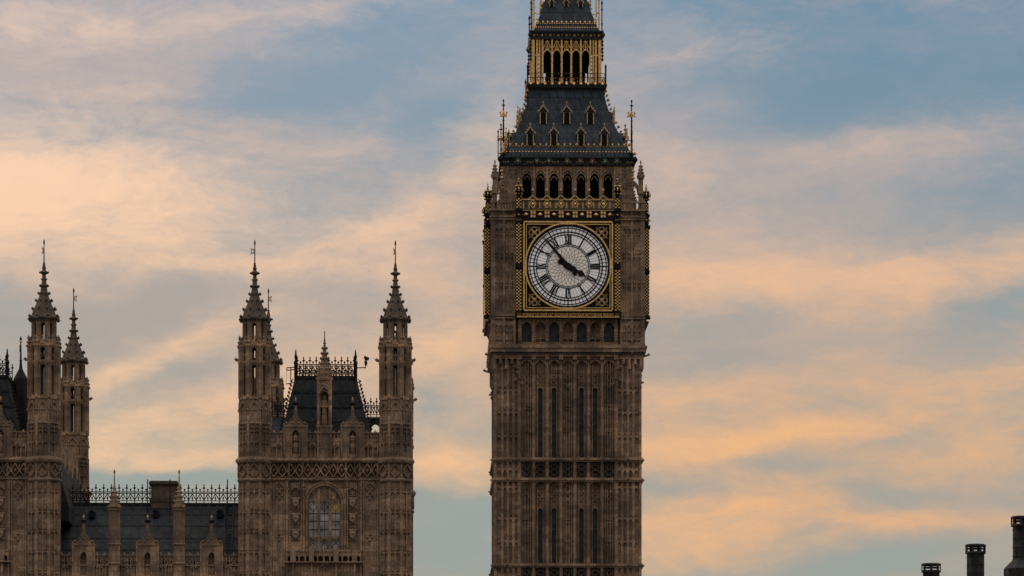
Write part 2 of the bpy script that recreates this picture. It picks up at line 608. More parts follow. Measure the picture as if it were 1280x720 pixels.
m = MB()
ztop = Z(446, 6.1)
m.box(-5.42, 5.42, -5.42, 5.42, 0, ztop)
for sx in (-1, 1):
    for sy in (-1, 1):
        m.box(sx * 4.04, sx * 5.91, sy * 4.04, sy * 5.91, 0, ztop)
        m.box(sx * 5.90, sx * 6.11, sy * 5.90, sy * 6.11, 0, ztop - 0.02)
for T in SIDES:
    m.T = T
    # corner piers: thin ribs with rows of small arched panel heads
    for sx in (-1, 1):
        xs = [4.04 + (5.90 - 4.04) * i / 4 for i in range(5)]
        for i, x in enumerate(xs[:-1]):
            w = 0.10 if i else 0.11
            m.fb(sx * x - w, sx * x + w, 0, ztop - 0.03, 5.9, 6.11 if i in (0, 2) else 6.07)
        for (yt, yb) in storeys:
            rows = [yt + (yb - yt) * q for q in ((0.32, 0.54, 0.775) if yt == 448 else (0.09, 0.455, 0.725))]
            for r in rows:
                for i in range(4):
                    a, b = sorted((sx * xs[i], sx * xs[i + 1]))
                    a += 0.10; b -= 0.10
                    z = Z(r, 6.0)
                    m.arch(a, b, z - 0.20, z, z + 0.12, 5.85, 6.055, 3)
                    m.gem(((a + b) / 2, -5.93, z + 0.32), 0.08, 0.11, 0.09)
    # middle: seven narrow bays between ribs
    for i in range(8):
        x = (i - 3.5) * PITCH
        m.fb(x - 0.15, x + 0.15, 0, ztop - 0.04, 5.4, 5.97)
        m.fb(x - 0.07, x + 0.07, 0, ztop - 0.05, 5.9, 6.07)
    for j in range(7):
        c = (j - 3) * PITCH
        win = j in (1, 2, 4, 5)
        if win:
            for sx in (-1, 1):
                m.fb(c + sx * 0.20, c + sx * 0.43, 0, ztop - 0.06, 5.4, 5.68)
                m.fb(c + sx * 0.195, c + sx * 0.255, 0, ztop - 0.06, 5.5, 5.84)
                m.fb(c + sx * 0.34, c + sx * 0.38, 0, ztop - 0.06, 5.5, 5.80)
        else:
            m.fb(c - 0.43, c + 0.43, 0, ztop - 0.06, 5.4, 5.69)
            for q, dd in ((-0.31, 5.84), (-0.13, 5.88), (0.13, 5.88), (0.31, 5.84)):
                m.fb(c + q - 0.035, c + q + 0.035, 0, ztop - 0.06, 5.6, dd)
        for (yt, yb) in storeys:
            first = yt == 448
            zt = Z(yt, 5.9) - (0.06 if first else 0.0)
            # traceried head of the bay
            m.arch(c - 0.44, c + 0.44, zt - 0.62, zt - 0.12, zt + 0.02, 5.55, 6.05 if first else 5.95, 4)
            z1 = zt - (1.1 if first else 0.45)
            m.fb(c - 0.43, c + 0.43, zt - 2.25, zt, 5.35, 5.66)
            for r in range(3):
                for q in (-0.2, 0.2):
                    m.gem((c + q, -5.70, z1 - r * 0.5), 0.15, 0.20, 0.20)
                m.gem((c, -5.70, z1 - r * 0.5 - 0.25), 0.10, 0.13, 0.18)
            if win:
                m.arch(c - 0.21, c + 0.21, zt - 2.6, zt - 2.3, zt - 2.24, 5.4, 5.80, 3)
            else:
                for r in (0.5, 0.72):
                    zz = Z(yt + (yb - yt) * r, 5.9)
                    for q in (-0.21, 0.0, 0.21):
                        m.gem((c + q, -5.74, zz), 0.11, 0.13, 0.18)
                        if r < 0.6: m.gem((c + q, -5.74, zz + 0.27), 0.11, 0.13, 0.18)
build('shaft', m, M_ST, tower)

# slit windows
w = MB()
c0 = 0.0
zt0, zb0 = Z(484, 5.7), Z(572, 5.7)
hgt0 = zt0 - zb0
w.fb(-0.205, 0.205, 0, hgt0, 5.35, 5.47)
w.mat = 1
w.fb(-0.195, 0.195, hgt0 * 0.485, hgt0 * 0.50, 5.4, 5.60)
w.arch(-0.195, 0.195, hgt0 * 0.43, hgt0 * 0.475, hgt0 * 0.486, 5.4, 5.595, 3)
for k in range(1, 9):
    if k != 4: w.fb(-0.19, 0.19, hgt0 * k / 9 - 0.015, hgt0 * k / 9 + 0.015, 5.4, 5.49)
first_win = None
for si, (yt, yb) in enumerate(storeys):
    zb = Z(yb - 3, 5.7)
    for j in (1, 2, 4, 5):
        for k in range(4):
            if first_win is None:
                ob = first_win = build('slit_window', w, [M_WD, M_SD], tower)
            else:
                ob = first_win.copy(); COL.objects.link(ob)
            ob.location = rz(k * PI / 2) @ Vector(((j - 3) * PITCH, 0, zb))
            ob.rotation_euler = (0, 0, k * PI / 2)

# string courses with panelled bands
for bi, (ya, yb) in enumerate(BANDS):
    m = MB()
    za, zb = Z(ya, 6.1), Z(yb, 6.1)
    for zz, ex in ((za, 0.17), (zb, 0.17)):
        for hw, t0, t1 in ((6.11 + ex, -0.02, 0.10), (6.11 + ex * 0.55, -0.14, -0.02), (6.11 + ex * 0.45, 0.10, 0.20)):
            for T in SIDES:
                m.T = T
                m.fb(-4.1, 4.1, zz + t0, zz + t1, 5.6, hw - 0.07)
            m.T = Matrix.Identity(4)
            for sx in (-1, 1):
                for sy in (-1, 1):
                    m.box(sx * 4.0, sx * hw, sy * 4.0, sy * hw, zz + t0 - 0.004, zz + t1 - 0.004)
    for T in SIDES:
        m.T = T
        for i in range(-5, 6):
            for zz in (za, zb):
                m.gem((i * 1.12, -6.2, zz), 0.12, 0.16, 0.14)
        for sx in (-1, 1):
            for zz in (za, zb):
                m.bar((sx * 6.0, -5.0, zz + 0.05), (sx * 6.40, -5.0, zz + 0.1), 0.13)
        m.mat = 1  # band panels and their lattice in the darker stone
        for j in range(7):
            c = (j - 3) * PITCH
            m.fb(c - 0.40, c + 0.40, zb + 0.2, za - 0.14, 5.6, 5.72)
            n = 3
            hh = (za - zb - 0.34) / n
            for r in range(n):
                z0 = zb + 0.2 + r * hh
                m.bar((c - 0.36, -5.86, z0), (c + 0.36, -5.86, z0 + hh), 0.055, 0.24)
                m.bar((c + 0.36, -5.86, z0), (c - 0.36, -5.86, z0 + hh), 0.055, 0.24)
        m.mat = 0
        for sx in (-1, 1):
            for i in range(4):
                a = 4.04 + (5.90 - 4.04) * i / 4 + 0.1
                b = a + 0.27
                a, b = sorted((sx * a, sx * b))
                m.arch(a, b, zb + 0.55, zb + 0.85, zb + 1.0, 5.95, 6.075, 3)
                m.arch(a, b, za - 0.45, za - 0.2, za - 0.12, 5.95, 6.075, 3)
    build('string_course', m, [M_ST, M_SD], tower)

# ---------------------------------------------------------------- clock stage
m = MB()
D = 6.36
zc0, zc1 = Z(437.5, D), Z(262, D)
m.box(-5.72, 5.72, -5.72, 5.72, Z(449, 6), zc1)
# corbelling below
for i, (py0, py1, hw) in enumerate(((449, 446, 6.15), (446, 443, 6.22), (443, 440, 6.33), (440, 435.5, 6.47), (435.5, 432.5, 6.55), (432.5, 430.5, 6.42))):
    m.mat = 1 if i < 3 else 0  # soot, plus shade under the overhang, put into the lowest steps' colour
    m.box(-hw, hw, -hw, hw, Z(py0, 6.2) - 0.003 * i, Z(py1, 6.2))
m.mat = 0
for T in SIDES:
    m.T = T
    for i in range(8):
        x = (i - 3.5) * PITCH
        m.fb(x - 0.16, x + 0.16, Z(449.5, 6.2), Z(443, 6.2), 6.0, 6.30)
        m.gem((x, -6.5, Z(434, 6.2)), 0.15, 0.16, 0.13)
    for sx in (-1, 1):
        for i in range(5):
            x = sx * (4.15 + i * 0.48)
            m.fb(x - 0.10, x + 0.10, Z(461 if i % 2 == 0 else 455, 6.2), Z(442.5, 6.2), 6.0, 6.24 + 0.01 * i)
        m.bar((sx * 6.3, -5.3, Z(444, 6)), (sx * 6.75, -5.3, Z(442, 6)), 0.15)
        m.gem((sx * 6.75, -5.3, Z(441.5, 6)), 0.14)
        m.bar((sx * 6.0, -4.3, Z(476, 6)), (sx * 6.38, -4.3, Z(474.5, 6)), 0.14)
        for q in range(5):
            m.gem((sx * 6.15, -4.6 + 0.2 * q, Z(452 + q * 7, 6)), 0.13, 0.2)
    # corner panels
    for sx in (-1, 1):
        for x in (4.42, 5.30, 6.10):
            m.fb(sx * x - 0.09, sx * x + 0.09, zc0, zc1, 6.2, 6.36 + 0.002 * x)
        for x in (4.86, 5.70):
            m.fb(sx * x - 0.035, sx * x + 0.035, zc0 + 0.6, Z(281, D), 6.2, 6.315)
        for yr in (281, 402):
            for a in (4.5, 4.88, 5.38, 5.72):
                b = a + 0.34
                A_, B_ = sorted((sx * a, sx * b))
                m.arch(A_, B_, Z(yr + 9, D), Z(yr + 4, D), Z(yr, D), 6.2, 6.33, 3)
                m.gem(((A_ + B_) / 2, -6.26, Z(yr + 12, D)), 0.13, 0.16, 0.07)
        for yr in (316, 320.5, 353, 357.5):
            for a in (4.64, 5.06, 5.50, 5.90):
                m.gem((sx * a, -6.25, Z(yr, D)), 0.17, 0.15, 0.10)
                m.gem((sx * a, -6.25, Z(yr + 2.2, D)), 0.07, 0.09, 0.13)
        for yr in (394.5, 397.5, 274, 271, 262.8, 431):
            hw = {394.5: 6.47, 397.5: 6.42, 274: 6.45, 271: 6.5, 262.8: 6.55, 431: 6.40}[yr]
            a, b = sorted((sx * 4.25, sx * (hw - 0.005)))
            m.fb(a, b, Z(yr, D) - 0.07, Z(yr, D) + 0.08, 6.0, hw)
        for yr in (424, 429):
            a, b = sorted((sx * 4.6, sx * 6.0))
            m.fb(a, b, Z(yr, D) - 0.05, Z(yr, D) + 0.05, 6.2, 6.34)
    # arcade under the dial
    yt, yb = 398.5, 430
    zt, zb = Z(yt, D), Z(yb, D)
    for i in range(8):
        x = (i - 3.5) * PITCH
        m.fb(x - 0.15, x + 0.15, zb, zt, 5.7, 6.30)
        m.fb(x - 0.08, x + 0.08, zb + 0.2, zt, 6.2, 6.40)
        for q in range(4):
            m.gem((x, -6.4, zb + 0.35 + q * 0.22), 0.13, 0.1, 0.11)
        m.gem((x, -6.44, zt - 0.1), 0.14, 0.18, 0.12)
    for j in range(7):
        c = (j - 3) * PITCH
        m.arch(c - 0.42, c + 0.42, zt - 0.62, zt - 0.16, zt + 0.02, 5.7, 6.26, 5)
        m.archrib(c - 0.37, c + 0.37, zt - 0.64, zt - 0.24, 0.06, 6.15, 6.31, 5)
        m.fb(c - 0.42, c + 0.42, zb - 0.02, zb + 0.16, 5.7, 6.2)
        m.fb(c - 0.42, c + 0.42, zb - 1.0, zb, 5.7, 6.24)
        m.fb(c - 0.42, c + 0.42, zt, zt + 0.3, 5.7, 6.24)
        for q in (-0.2, 0.2): m.gem((c + q, -6.2, zb + 0.08), 0.12, 0.10, 0.06)
        if j % 2 == 1:
            m.fb(c - 0.42, c + 0.42, zb, zt - 0.1, 5.7, 5.86)
            m.fb(c - 0.03, c + 0.03, zb, zt - 0.3, 5.9, 6.12)
            m.fb(c - 0.4, c + 0.4, zb + 0.45, zb + 0.52, 5.9, 6.08)
    # balustrade of the corner walks
    for sx in (-1, 1):
        for i in range(9):
            x = sx * (4.45 + i * 0.235)
            m.fb(x - 0.045, x + 0.045, zc1 - 0.02, Z(253.5, D), 6.22, 6.36)
        a, b = sorted((sx * 4.3, sx * 6.44))
        m.fb(a, b, Z(253.5, D), Z(251.5, D), 6.18, 6.42)
m.T = Matrix.Identity(4)
for sx in (-1, 1):
    for sy in (-1, 1):
        m.box(sx * 4.30, sx * 6.23, sy * 4.30, sy * 6.23, Z(449, 6), zc1 - 0.03)
        m.box(sx * 6.13, sx * 6.37, sy * 6.13, sy * 6.37, zc0, zc1 + 0.9)
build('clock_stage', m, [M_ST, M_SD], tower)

aw = MB()
aw.fb(-0.42, 0.42, Z(430, 6), Z(399.5, 6), 5.65, 5.80)
aw.mat = 1
aw.fb(-0.025, 0.025, Z(430, 6), Z(402, 6), 5.75, 5.86)
proto = None
for k in range(4):
    for j in (0, 2, 4, 6):
        if proto is None: ob = proto = build('arcade_window', aw, [M_WD, M_SD], tower)
        else:
            ob = proto.copy(); COL.objects.link(ob)
        ob.location = rz(k * PI / 2) @ Vector(((j - 3) * PITCH, 0, 0))
        ob.rotation_euler = (0, 0, k * PI / 2)

# ---------------------------------------------------------------- clock faces
DF = 6.72
ZD = Z(332.2, 6.9)
R = H(54.6, 6.9)
m = MB()
m.fb(-4.28, 4.28, Z(396.5, 6.9), Z(273.5, 6.9), 6.05, DF)
m.fb(-4.36, 4.36, Z(397.5, 6.9), Z(396, 6.9), 6.05, DF + 0.25)
m.fb(-4.36, 4.36, Z(276, 6.9), Z(274, 6.9), 6.05, DF + 0.22)
m.fb(-4.30, 4.30, Z(273.4, 6.9), Z(261.5, 6.9), 6.05, DF + 0.05)
m.fb(-3.72, 3.72, Z(391, 6.9), Z(388.0, 6.9), 6.05, DF + 0.14)
m.ring(0, ZD, R * 0.925, R * 0.975, DF - 0.05, DF + 0.16)
m.ring(0, ZD, R * 0.912, R * 0.93, DF - 0.05, DF + 0.09)
m.mat = 1
# band of crosses and studs over the dial
for i in range(7):
    x = (i - 3) * PITCH * 1.02
    zz = Z(267.3, 6.9)
    if i < 6:
        xx = x + PITCH * 0.51
        for a, b in ((-1, -1), (-1, 1), (1, -1), (1, 1)):
            m.fb(xx + a * 0.03, xx + a * 0.20, zz + b * 0.04, zz + b * 0.25, DF, DF + 0.11)
    m.gem((x, -(DF + 0.08), zz), 0.19, 0.14, 0.09)
m.fb(-3.95, 3.95, Z(262.6, 6.9), Z(261.9, 6.9), DF, DF + 0.1)
face = build('clock_face', m, [M_BK, M_GO], tower)
face.location.y = 0.16

m = MB()
m.disc(0, ZD, R * 0.93, DF - 0.02, DF + 0.01)
m.mat = 1
m.disc(0, ZD, R * 0.47, DF - 0.01, DF + 0.016)
build('dial', m, [M_OP, M_OC], face)

m = MB()
m.ring(0, ZD, R * 0.965, R * 1.0, DF, DF + 0.24)
s_ = H(55.3, 6.9)
for a in (1.0, 0.945):
    t = 0.13 if a == 1.0 else 0.06
    q = s_ * a
    for zz in (-q, q): m.fb(-q, q, ZD + zz - t / 2, ZD + zz + t / 2, DF, DF + 0.22)
    for xx in (-q, q): m.fb(xx - t / 2, xx + t / 2, ZD - q + t / 2, ZD + q - t / 2, DF, DF + 0.217)
build('gilt_frame', m, M_GO, face)

co_ = MB()
for a in range(3):
    co_.ring(0, 0, 0.46 - 0.02 * a, 0.50 - 0.02 * a, DF, DF + 0.1, 16) if a == 0 else None
for q in range(4):
    an = q * PI / 2
    co_.ring(0.27 * math.cos(an), 0.27 * math.sin(an), 0.15, 0.19, DF, DF + 0.09, 10)
    an += PI / 4
    co_.bar((0.15 * math.cos(an), -DF - 0.06, 0.15 * math.sin(an)), (0.62 * math.cos(an), -DF - 0.06, 0.62 * math.sin(an)), 0.045)
    co_.gem((0.62 * math.cos(an), -DF - 0.05, 0.62 * math.sin(an)), 0.08)
co_.lathe([(0.01, 0.2), (0.17, 0.08), (0.19, -0.05), (0.05, -0.2)], 8, 0, -DF - 0.02)
for an0 in (0.0, PI / 2):
    for q in range(9):
        t0_, t1_ = q / 9, (q + 1) / 9
        f = lambda t: (0.55 + 0.95 * t, 0.25 * math.sin(t * PI * 2.2) * (1 - t) - 0.35 * t)
        a, b = f(t0_), f(t1_)
        if an0: a, b = (a[1], a[0]), (b[1], b[0])
        co_.bar((a[0], -DF - 0.05, a[1]), (b[0], -DF - 0.05, b[1]), 0.05)
        co_.gem((b[0], -DF - 0.05, b[1] + 0.08), 0.06)
pr = build('corner_ornament', co_, M_GD, face)
off = s_ * 0.76
for i, (sx, sz) in enumerate(((-1, -1), (1, -1), (1, 1), (-1, 1))):
    ob = pr if i == 0 else pr.copy()
    if i: COL.objects.link(ob)
    ob.location = (sx * off, 0, ZD + sz * off)
    ob.rotation_euler = (0, i * -PI / 2, 0)

# iron framing of the dial with minute squares and roman numerals
m = MB()
d1 = DF + 0.05


def pol(r, a):          # a clockwise from twelve
    return (R * r * math.sin(a), ZD + R * r * math.cos(a))


for r0, r1 in ((0.866, 0.886), (0.772, 0.800), (0.716, 0.738), (0.494, 0.512), (0.460, 0.478)):
    m.ring(0, ZD, R * r0, R * r1, DF - 0.01, d1)
for k in range(60):
    a = 2 * PI * k / 60
    h5 = k % 5 == 0
    w_ = 0.095 if h5 else 0.045
    p, q = pol(0.73, a), pol(0.91, a)
    m.bar((p[0], -DF - 0.02, p[1]), (q[0], -DF - 0.02, q[1]), w_, 0.06)
    if not h5:
        p, q = pol(0.50, a), pol(0.735, a)
        m.bar((p[0], -DF - 0.015, p[1]), (q[0], -DF - 0.015, q[1]), 0.016, 0.03)
    else:
        p, q = pol(0.47, a), pol(0.74, a)
        m.bar((p[0], -DF - 0.02, p[1]), (q[0], -DF - 0.02, q[1]), 0.035, 0.05)
ROM = ['XII', 'I', 'II', 'III', 'IV', 'V', 'VI', 'VII', 'VIII', 'IX', 'X', 'XI']
WID = {'I': 0.16, 'V': 0.30, 'X': 0.30}
for k, tx in enumerate(ROM):
    a = 2 * PI * k / 12
    tot = sum(WID[c] for c in tx)
    x = -tot / 2
    ra, rb = 0.53 * R, 0.72 * R
    er = Vector((math.sin(a), 0, math.cos(a)))
    et = Vector((math.cos(a), 0, -math.sin(a)))
    base = Vector((0, -DF - 0.035, ZD))
    P = lambda t, r: base + et * t + er * r
    for c in tx:
        w_ = WID[c]
        if c == 'I':
            m.bar(P(x + w_ / 2, ra), P(x + w_ / 2, rb), 0.125, 0.05)
        elif c == 'V':
            m.bar(P(x + w_ / 2, ra), P(x + 0.04, rb), 0.10, 0.05)
            m.bar(P(x + w_ / 2, ra), P(x + w_ - 0.04, rb), 0.05, 0.05)
        else:
            m.bar(P(x + 0.04, rb), P(x + w_ - 0.04, ra), 0.10, 0.05)
            m.bar(P(x + 0.04, ra), P(x + w_ - 0.04, rb), 0.05, 0.05)
        x += w_
    m.bar(P(-tot / 2, ra - 0.02), P(tot / 2, ra - 0.02), 0.05, 0.05)
    m.bar(P(-tot / 2, rb + 0.02), P(tot / 2, rb + 0.02), 0.05, 0.05)
m.mat = 1
rr = [0.03, 0.10, 0.17, 0.24, 0.31, 0.385, 0.462]
for s2 in (-1, 1):
    for k in range(24):
        for i in range(len(rr) - 1):
            a0 = 2 * PI * k / 24 + s2 * i * PI / 24
            a1 = 2 * PI * k / 24 + s2 * (i + 1) * PI / 24
            if i < 2 and k % 2: continue
            p, q = pol(rr[i], a0), pol(rr[i + 1], a1)
            m.bar((p[0], -DF - 0.02, p[1]), (q[0], -DF - 0.02, q[1]), 0.026, 0.02)
build('dial_framework', m, [M_BK, M_LD], face)


def hand(name, ang, pts, d):
    h = MB()
    ca, sa = math.cos(ang), math.sin(ang)
    out = [(x * ca + r * sa, ZD - x * sa + r * ca) for x, r in pts]
    n = len(out) // 2
    for i in range(n - 1):
        j = len(out) - 1 - i
        h.poly([out[i], out[i + 1], out[j - 1], out[j]], d, d + 0.06)
    h.disc(0, ZD, 0.24, d, d + 0.075, 24)
    return build(name, h, M_BK, face)


def sym(prof):
    return [(-w_, r) for w_, r in prof] + [(w_, r) for w_, r in reversed(prof)]


hand('minute_hand', math.radians(-40.0), sym([(0.10, -1.0), (0.17, -0.85), (0.06, -0.6), (0.17, -0.3), (0.20, 0.0), (0.15, 0.35), (0.13, 0.9), (0.10, 1.8), (0.07, 2.6), (0.02, R * 0.93)]), DF + 0.14)
hand('hour_hand', math.radians(119.3), sym([(0.12, -0.95), (0.24, -0.75), (0.12, -0.55), (0.26, -0.2), (0.28, 0.1), (0.20, 0.32), (0.29, 0.48), (0.17, 0.66), (0.13, 0.9), (0.15, 1.0), (0.28, 1.18), (0.20, 1.34), (0.07, 1.5), (0.02, 1.72)]), DF + 0.06)

# gilded motto under the dial
fc = bpy.data.curves.new('inscription', 'FONT')
fc.body = 'DOMINE SALVAM FAC REGINAM NOSTRAM VICTORIAM PRIMAM'
fc.align_x = 'CENTER'
fc.size = 0.36
fc.extrude = 0.02
fo = bpy.data.objects.new('inscription', fc)
COL.objects.link(fo)
bpy.context.view_layer.update()
dg = bpy.context.evaluated_depsgraph_get()
im = bpy.data.meshes.new_from_object(fo.evaluated_get(dg))
bpy.data.objects.remove(fo)
im.materials.clear(); im.materials.append(M_GO)
io = bpy.data.objects.new('inscription', im)
COL.objects.link(io)
io.parent = face
xs = [v.co.x for v in im.vertices]
io.scale = (7.6 / (max(xs) - min(xs)), 1, 1)
io.rotation_euler = (PI / 2, 0, 0)
io.location = (0, -DF - 0.03, Z(395.4, 6.9) + 0.01)
m = MB()
m.fb(-4.25, 4.25, Z(396.2, 6.9) - 0.02, Z(396.0, 6.9) + 0.03, DF - 0.02, DF + 0.27)
m.fb(-4.0, 4.0, Z(391.6, 6.9), Z(391.1, 6.9), DF - 0.02, DF + 0.10)
for sx in (-1, 1): m.fb(sx * 3.88, sx * 4.2, Z(395.4, 6.9), Z(392.2, 6.9), DF - 0.02, DF + 0.09)
build('gilt_border', m, M_GO, face)

# chequered colonnettes each side of the dial
m = MB()
cw = 0.205
zA, zB = Z(389.5, 7), Z(277, 7)
m.box(-cw, cw, -7.0, -6.5, zA, zB)
for zz, e in ((zA - 0.1, 0.09), (zB, 0.09), ((zA + zB) / 2, 0.05)):
    m.box(-cw - e, cw + e, -7.0 - e, -6.5, zz - 0.1, zz + 0.13)
m.mat = 1
ns = 54
st_ = (zB - zA - 0.2) / ns
for i in range(ns):
    z0 = zA + 0.12 + i * st_
    if abs(z0 + st_ / 2 - (zA + zB) / 2) < 0.25: continue
    for j in range(3):
        if (i + j) % 2: continue
        x0 = -cw + j * cw * 2 / 3
        m.box(x0 + 0.01, x0 + cw * 2 / 3 - 0.01, -7.018, -6.99, z0 + 0.012, z0 + st_ - 0.012)
        y0 = -7.0 + j * 0.135
        for sx in (-1, 1):
            m.box(sx * (cw - 0.01), sx * (cw + 0.018), y0 + 0.01, y0 + 0.125, z0 + 0.012, z0 + st_ - 0.012)
for q in (zA - 0.16, zB + 0.16):
    for sx in (-1, 0, 1): m.gem((sx * 0.13, -7.05, q), 0.09, 0.07, 0.09)
pr = build('gilt_column', m, [M_BK, M_GO], face)
pr.location.x = -4.08
ob = pr.copy(); COL.objects.link(ob); ob.location.x = 4.08
four(face)

# gilded gabled parapet over each dial
m = MB()
zb, zt = Z(261.5, 6.85), Z(249.5, 6.85)
m.fb(-4.0, 4.0, zb, zb + 0.10, 6.45, 6.85)
m.fb(-4.0, 4.0, zt - 0.12, zt, 6.5, 6.78)
NP = 6
for i in range(36):
    x = -3.9 + i * 7.8 / 35
    m.fb(x - 0.035, x + 0.035, zb, zt, 6.55, 6.74)
for i in range(NP):
    x = (i - 2.5) * PITCH * 1.03
    m.poly([(x - 0.42, zt - 0.01), (x, zt + 0.36), (x + 0.42, zt - 0.01)], 6.5, 6.79)
    m.fb(x - 0.06, x + 0.06, zt + 0.3, zt + 0.75, 6.56, 6.70)
m.mat = 1
m.fb(-4.0, 4.0, zt + 0.0, zt + 0.05, 6.6, 6.81)
for i in range(36):
    x = -3.9 + i * 7.8 / 35
    if i % 2: m.fb(x - 0.028, x + 0.028, zb + 0.12, zt - 0.14, 6.7, 6.77)
for i in range(NP):
    x = (i - 2.5) * PITCH * 1.03
    for sx in (-1, 1):
        m.bar((x + sx * 0.46, -6.8, zt), (x, -6.8, zt + 0.38), 0.06)
        m.bar((x + sx * 0.30, -6.81, zt - 0.32), (x, -6.81, zt + 0.0), 0.05)
        m.bar((x + sx * 0.30, -6.81, zt - 0.32), (x, -6.81, zt - 0.64), 0.05)
    m.gem((x, -6.80, zt - 0.32), 0.13, 0.14, 0.06)
    m.gem((x, -6.64, zt + 0.85), 0.11, 0.16)
    m.gem((x, -6.64, zt + 0.62), 0.10, 0.08)
gp = build('gilt_parapet', m, [M_SD, M_GO], tower)
gp.location.y = 0.16
four(gp)

# orb finials on the colonnettes
m = MB()
z0 = Z(276, 7)
zo = Z(238, 7)
m.box(-0.22, 0.22, -0.22, 0.22, Z(273, 7), Z(262, 7))
m.box(-0.19, 0.19, -0.19, 0.19, Z(262, 7) + 0.002, zo - 0.55)
m.box(-0.30, 0.30, -0.30, 0.30, Z(263, 7), Z(260.8, 7))
m.lathe([(0.14, zo - 0.56), (0.12, zo - 0.36), (0.30, zo - 0.28), (0.30, zo - 0.2), (0.2, zo - 0.14), (0.36, zo + 0.02), (0.38, zo + 0.16), (0.28, zo + 0.36), (0.12, zo + 0.48), (0.06, zo + 0.62), (0.03, zo + 0.95)], 12)
m.mat = 1
for k in range(8):
    a = k * PI / 4
    m.bar((0.39 * math.cos(a), 0.39 * math.sin(a), zo + 0.12), (0.14 * math.cos(a), 0.14 * math.sin(a), zo + 0.46), 0.05)
    m.gem((0.37 * math.cos(a), 0.37 * math.sin(a), zo + 0.02), 0.07)
    m.gem((0.30 * math.cos(a), 0.30 * math.sin(a), zo - 0.24), 0.07)
    m.gem((0.24 * math.cos(a), 0.24 * math.sin(a), zo + 0.42), 0.06, 0.09)
m.gem((0, 0, zo + 0.78), 0.12, 0.1)
m.gem((0, 0, zo + 1.0), 0.06, 0.1)
for i in range(14):
    for j in range(3):
        if (i + j) % 2: continue
        zz = Z(261, 7) + 0.12 + i * 0.135
        if zz > zo - 0.65: continue
        for sx in (-1, 1):
            m.box(-0.19 + j * 0.127 + 0.01, -0.19 + j * 0.127 + 0.117, sx * 0.185, sx * 0.205, zz, zz + 0.11)
            m.box(sx * 0.185, sx * 0.205, -0.19 + j * 0.127 + 0.01, -0.19 + j * 0.127 + 0.117, zz, zz + 0.11)
for k in range(4):
    a = k * PI / 2
    m.gem((0.31 * math.cos(a), 0.31 * math.sin(a), Z(268, 7)), 0.10)
pr = build('orb_finial', m, [M_BK, M_GO], tower)
pr.location = (-4.08, -6.60, 0)
ob = pr.copy(); COL.objects.link(ob); ob.location = (4.08, -6.60, 0)
four(pr); four(ob)

# ---------------------------------------------------------------- belfry
HB = 5.35
m = MB()
zb, zt = zc1 - 0.2, Z(207, HB)
zs = Z(247.5, HB)
BP = 1.122
for sx in (-1, 1):
    for sy in (-1, 1):
        m.box(sx * 4.02, sx * HB, sy * 4.02, sy * HB, zb, zt)
for T in SIDES:
    m.T = T
    m.fb(-4.05, 4.05, zb, zs, 4.5, HB - 0.1)
    m.fb(-4.05, 4.05, Z(211, HB), zt - 0.01, 4.5, HB - 0.04)
    for i in range(8):
        x = (i - 3.5) * BP
        m.fb(x - 0.19, x + 0.19, zs, zt - 0.02, 4.6, HB - 0.12)
        m.fb(x - 0.085, x + 0.085, zs - 0.3, zt - 0.03, 5.1, HB + 0.02)
    for j in range(7):
        c = (j - 3) * BP
        m.arch(c - 0.375, c + 0.375, Z(221, HB), Z(212.5, HB), Z(210.5, HB), 4.7, HB - 0.07, 6)
        m.archrib(c - 0.34, c + 0.34, Z(223, HB), Z(216, HB), 0.07, 5.0, HB - 0.03, 6)
        m.archrib(c - 0.20, c + 0.20, Z(225, HB), Z(220.5, HB), 0.05, 4.95, HB - 0.1, 4)
        m.bar((c, -HB + 0.1, Z(217, HB)), (c, -HB + 0.1, Z(209.5, HB)), 0.06)
    for sx in (-1, 1):
        for x in (4.12, 4.45, 4.98, 5.27):
            m.fb(sx * x - 0.055, sx * x + 0.055, zb, zt - 0.015, 5.2, HB + 0.05 + 0.001 * x)
        for yr in (212, 216, 233):
            for x in (4.28, 4.62, 4.86):
                m.gem((sx * x, -HB, Z(yr, HB)), 0.15, 0.16, 0.09)
            for x in (4.48, 4.78):
                m.gem((sx * x, -HB, Z(yr + 2, HB)), 0.12, 0.14, 0.09)
        a, b = sorted((sx * 4.55, sx * 4.92))
        m.arch(a, b, Z(224, HB), Z(220, HB), Z(218.5, HB), 5.3, HB + 0.04, 4)
        m.mat = 1
        for q in range(7):
            m.gem((sx * (HB + 0.08 + 0.06 * (q % 2)), -HB - 0.05, Z(210 + q * 4.2, HB)), 0.12, 0.17)
        m.mat = 0
build('belfry', m, [M_ST, M_GD], tower)
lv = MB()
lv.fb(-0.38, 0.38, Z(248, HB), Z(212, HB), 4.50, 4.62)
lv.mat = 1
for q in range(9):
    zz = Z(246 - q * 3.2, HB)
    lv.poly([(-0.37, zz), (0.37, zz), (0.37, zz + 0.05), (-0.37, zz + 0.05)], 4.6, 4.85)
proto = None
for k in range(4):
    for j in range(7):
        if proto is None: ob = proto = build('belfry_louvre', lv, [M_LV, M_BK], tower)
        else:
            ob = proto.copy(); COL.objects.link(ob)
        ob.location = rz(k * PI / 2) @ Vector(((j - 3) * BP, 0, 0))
        ob.rotation_euler = (0, 0, k * PI / 2)


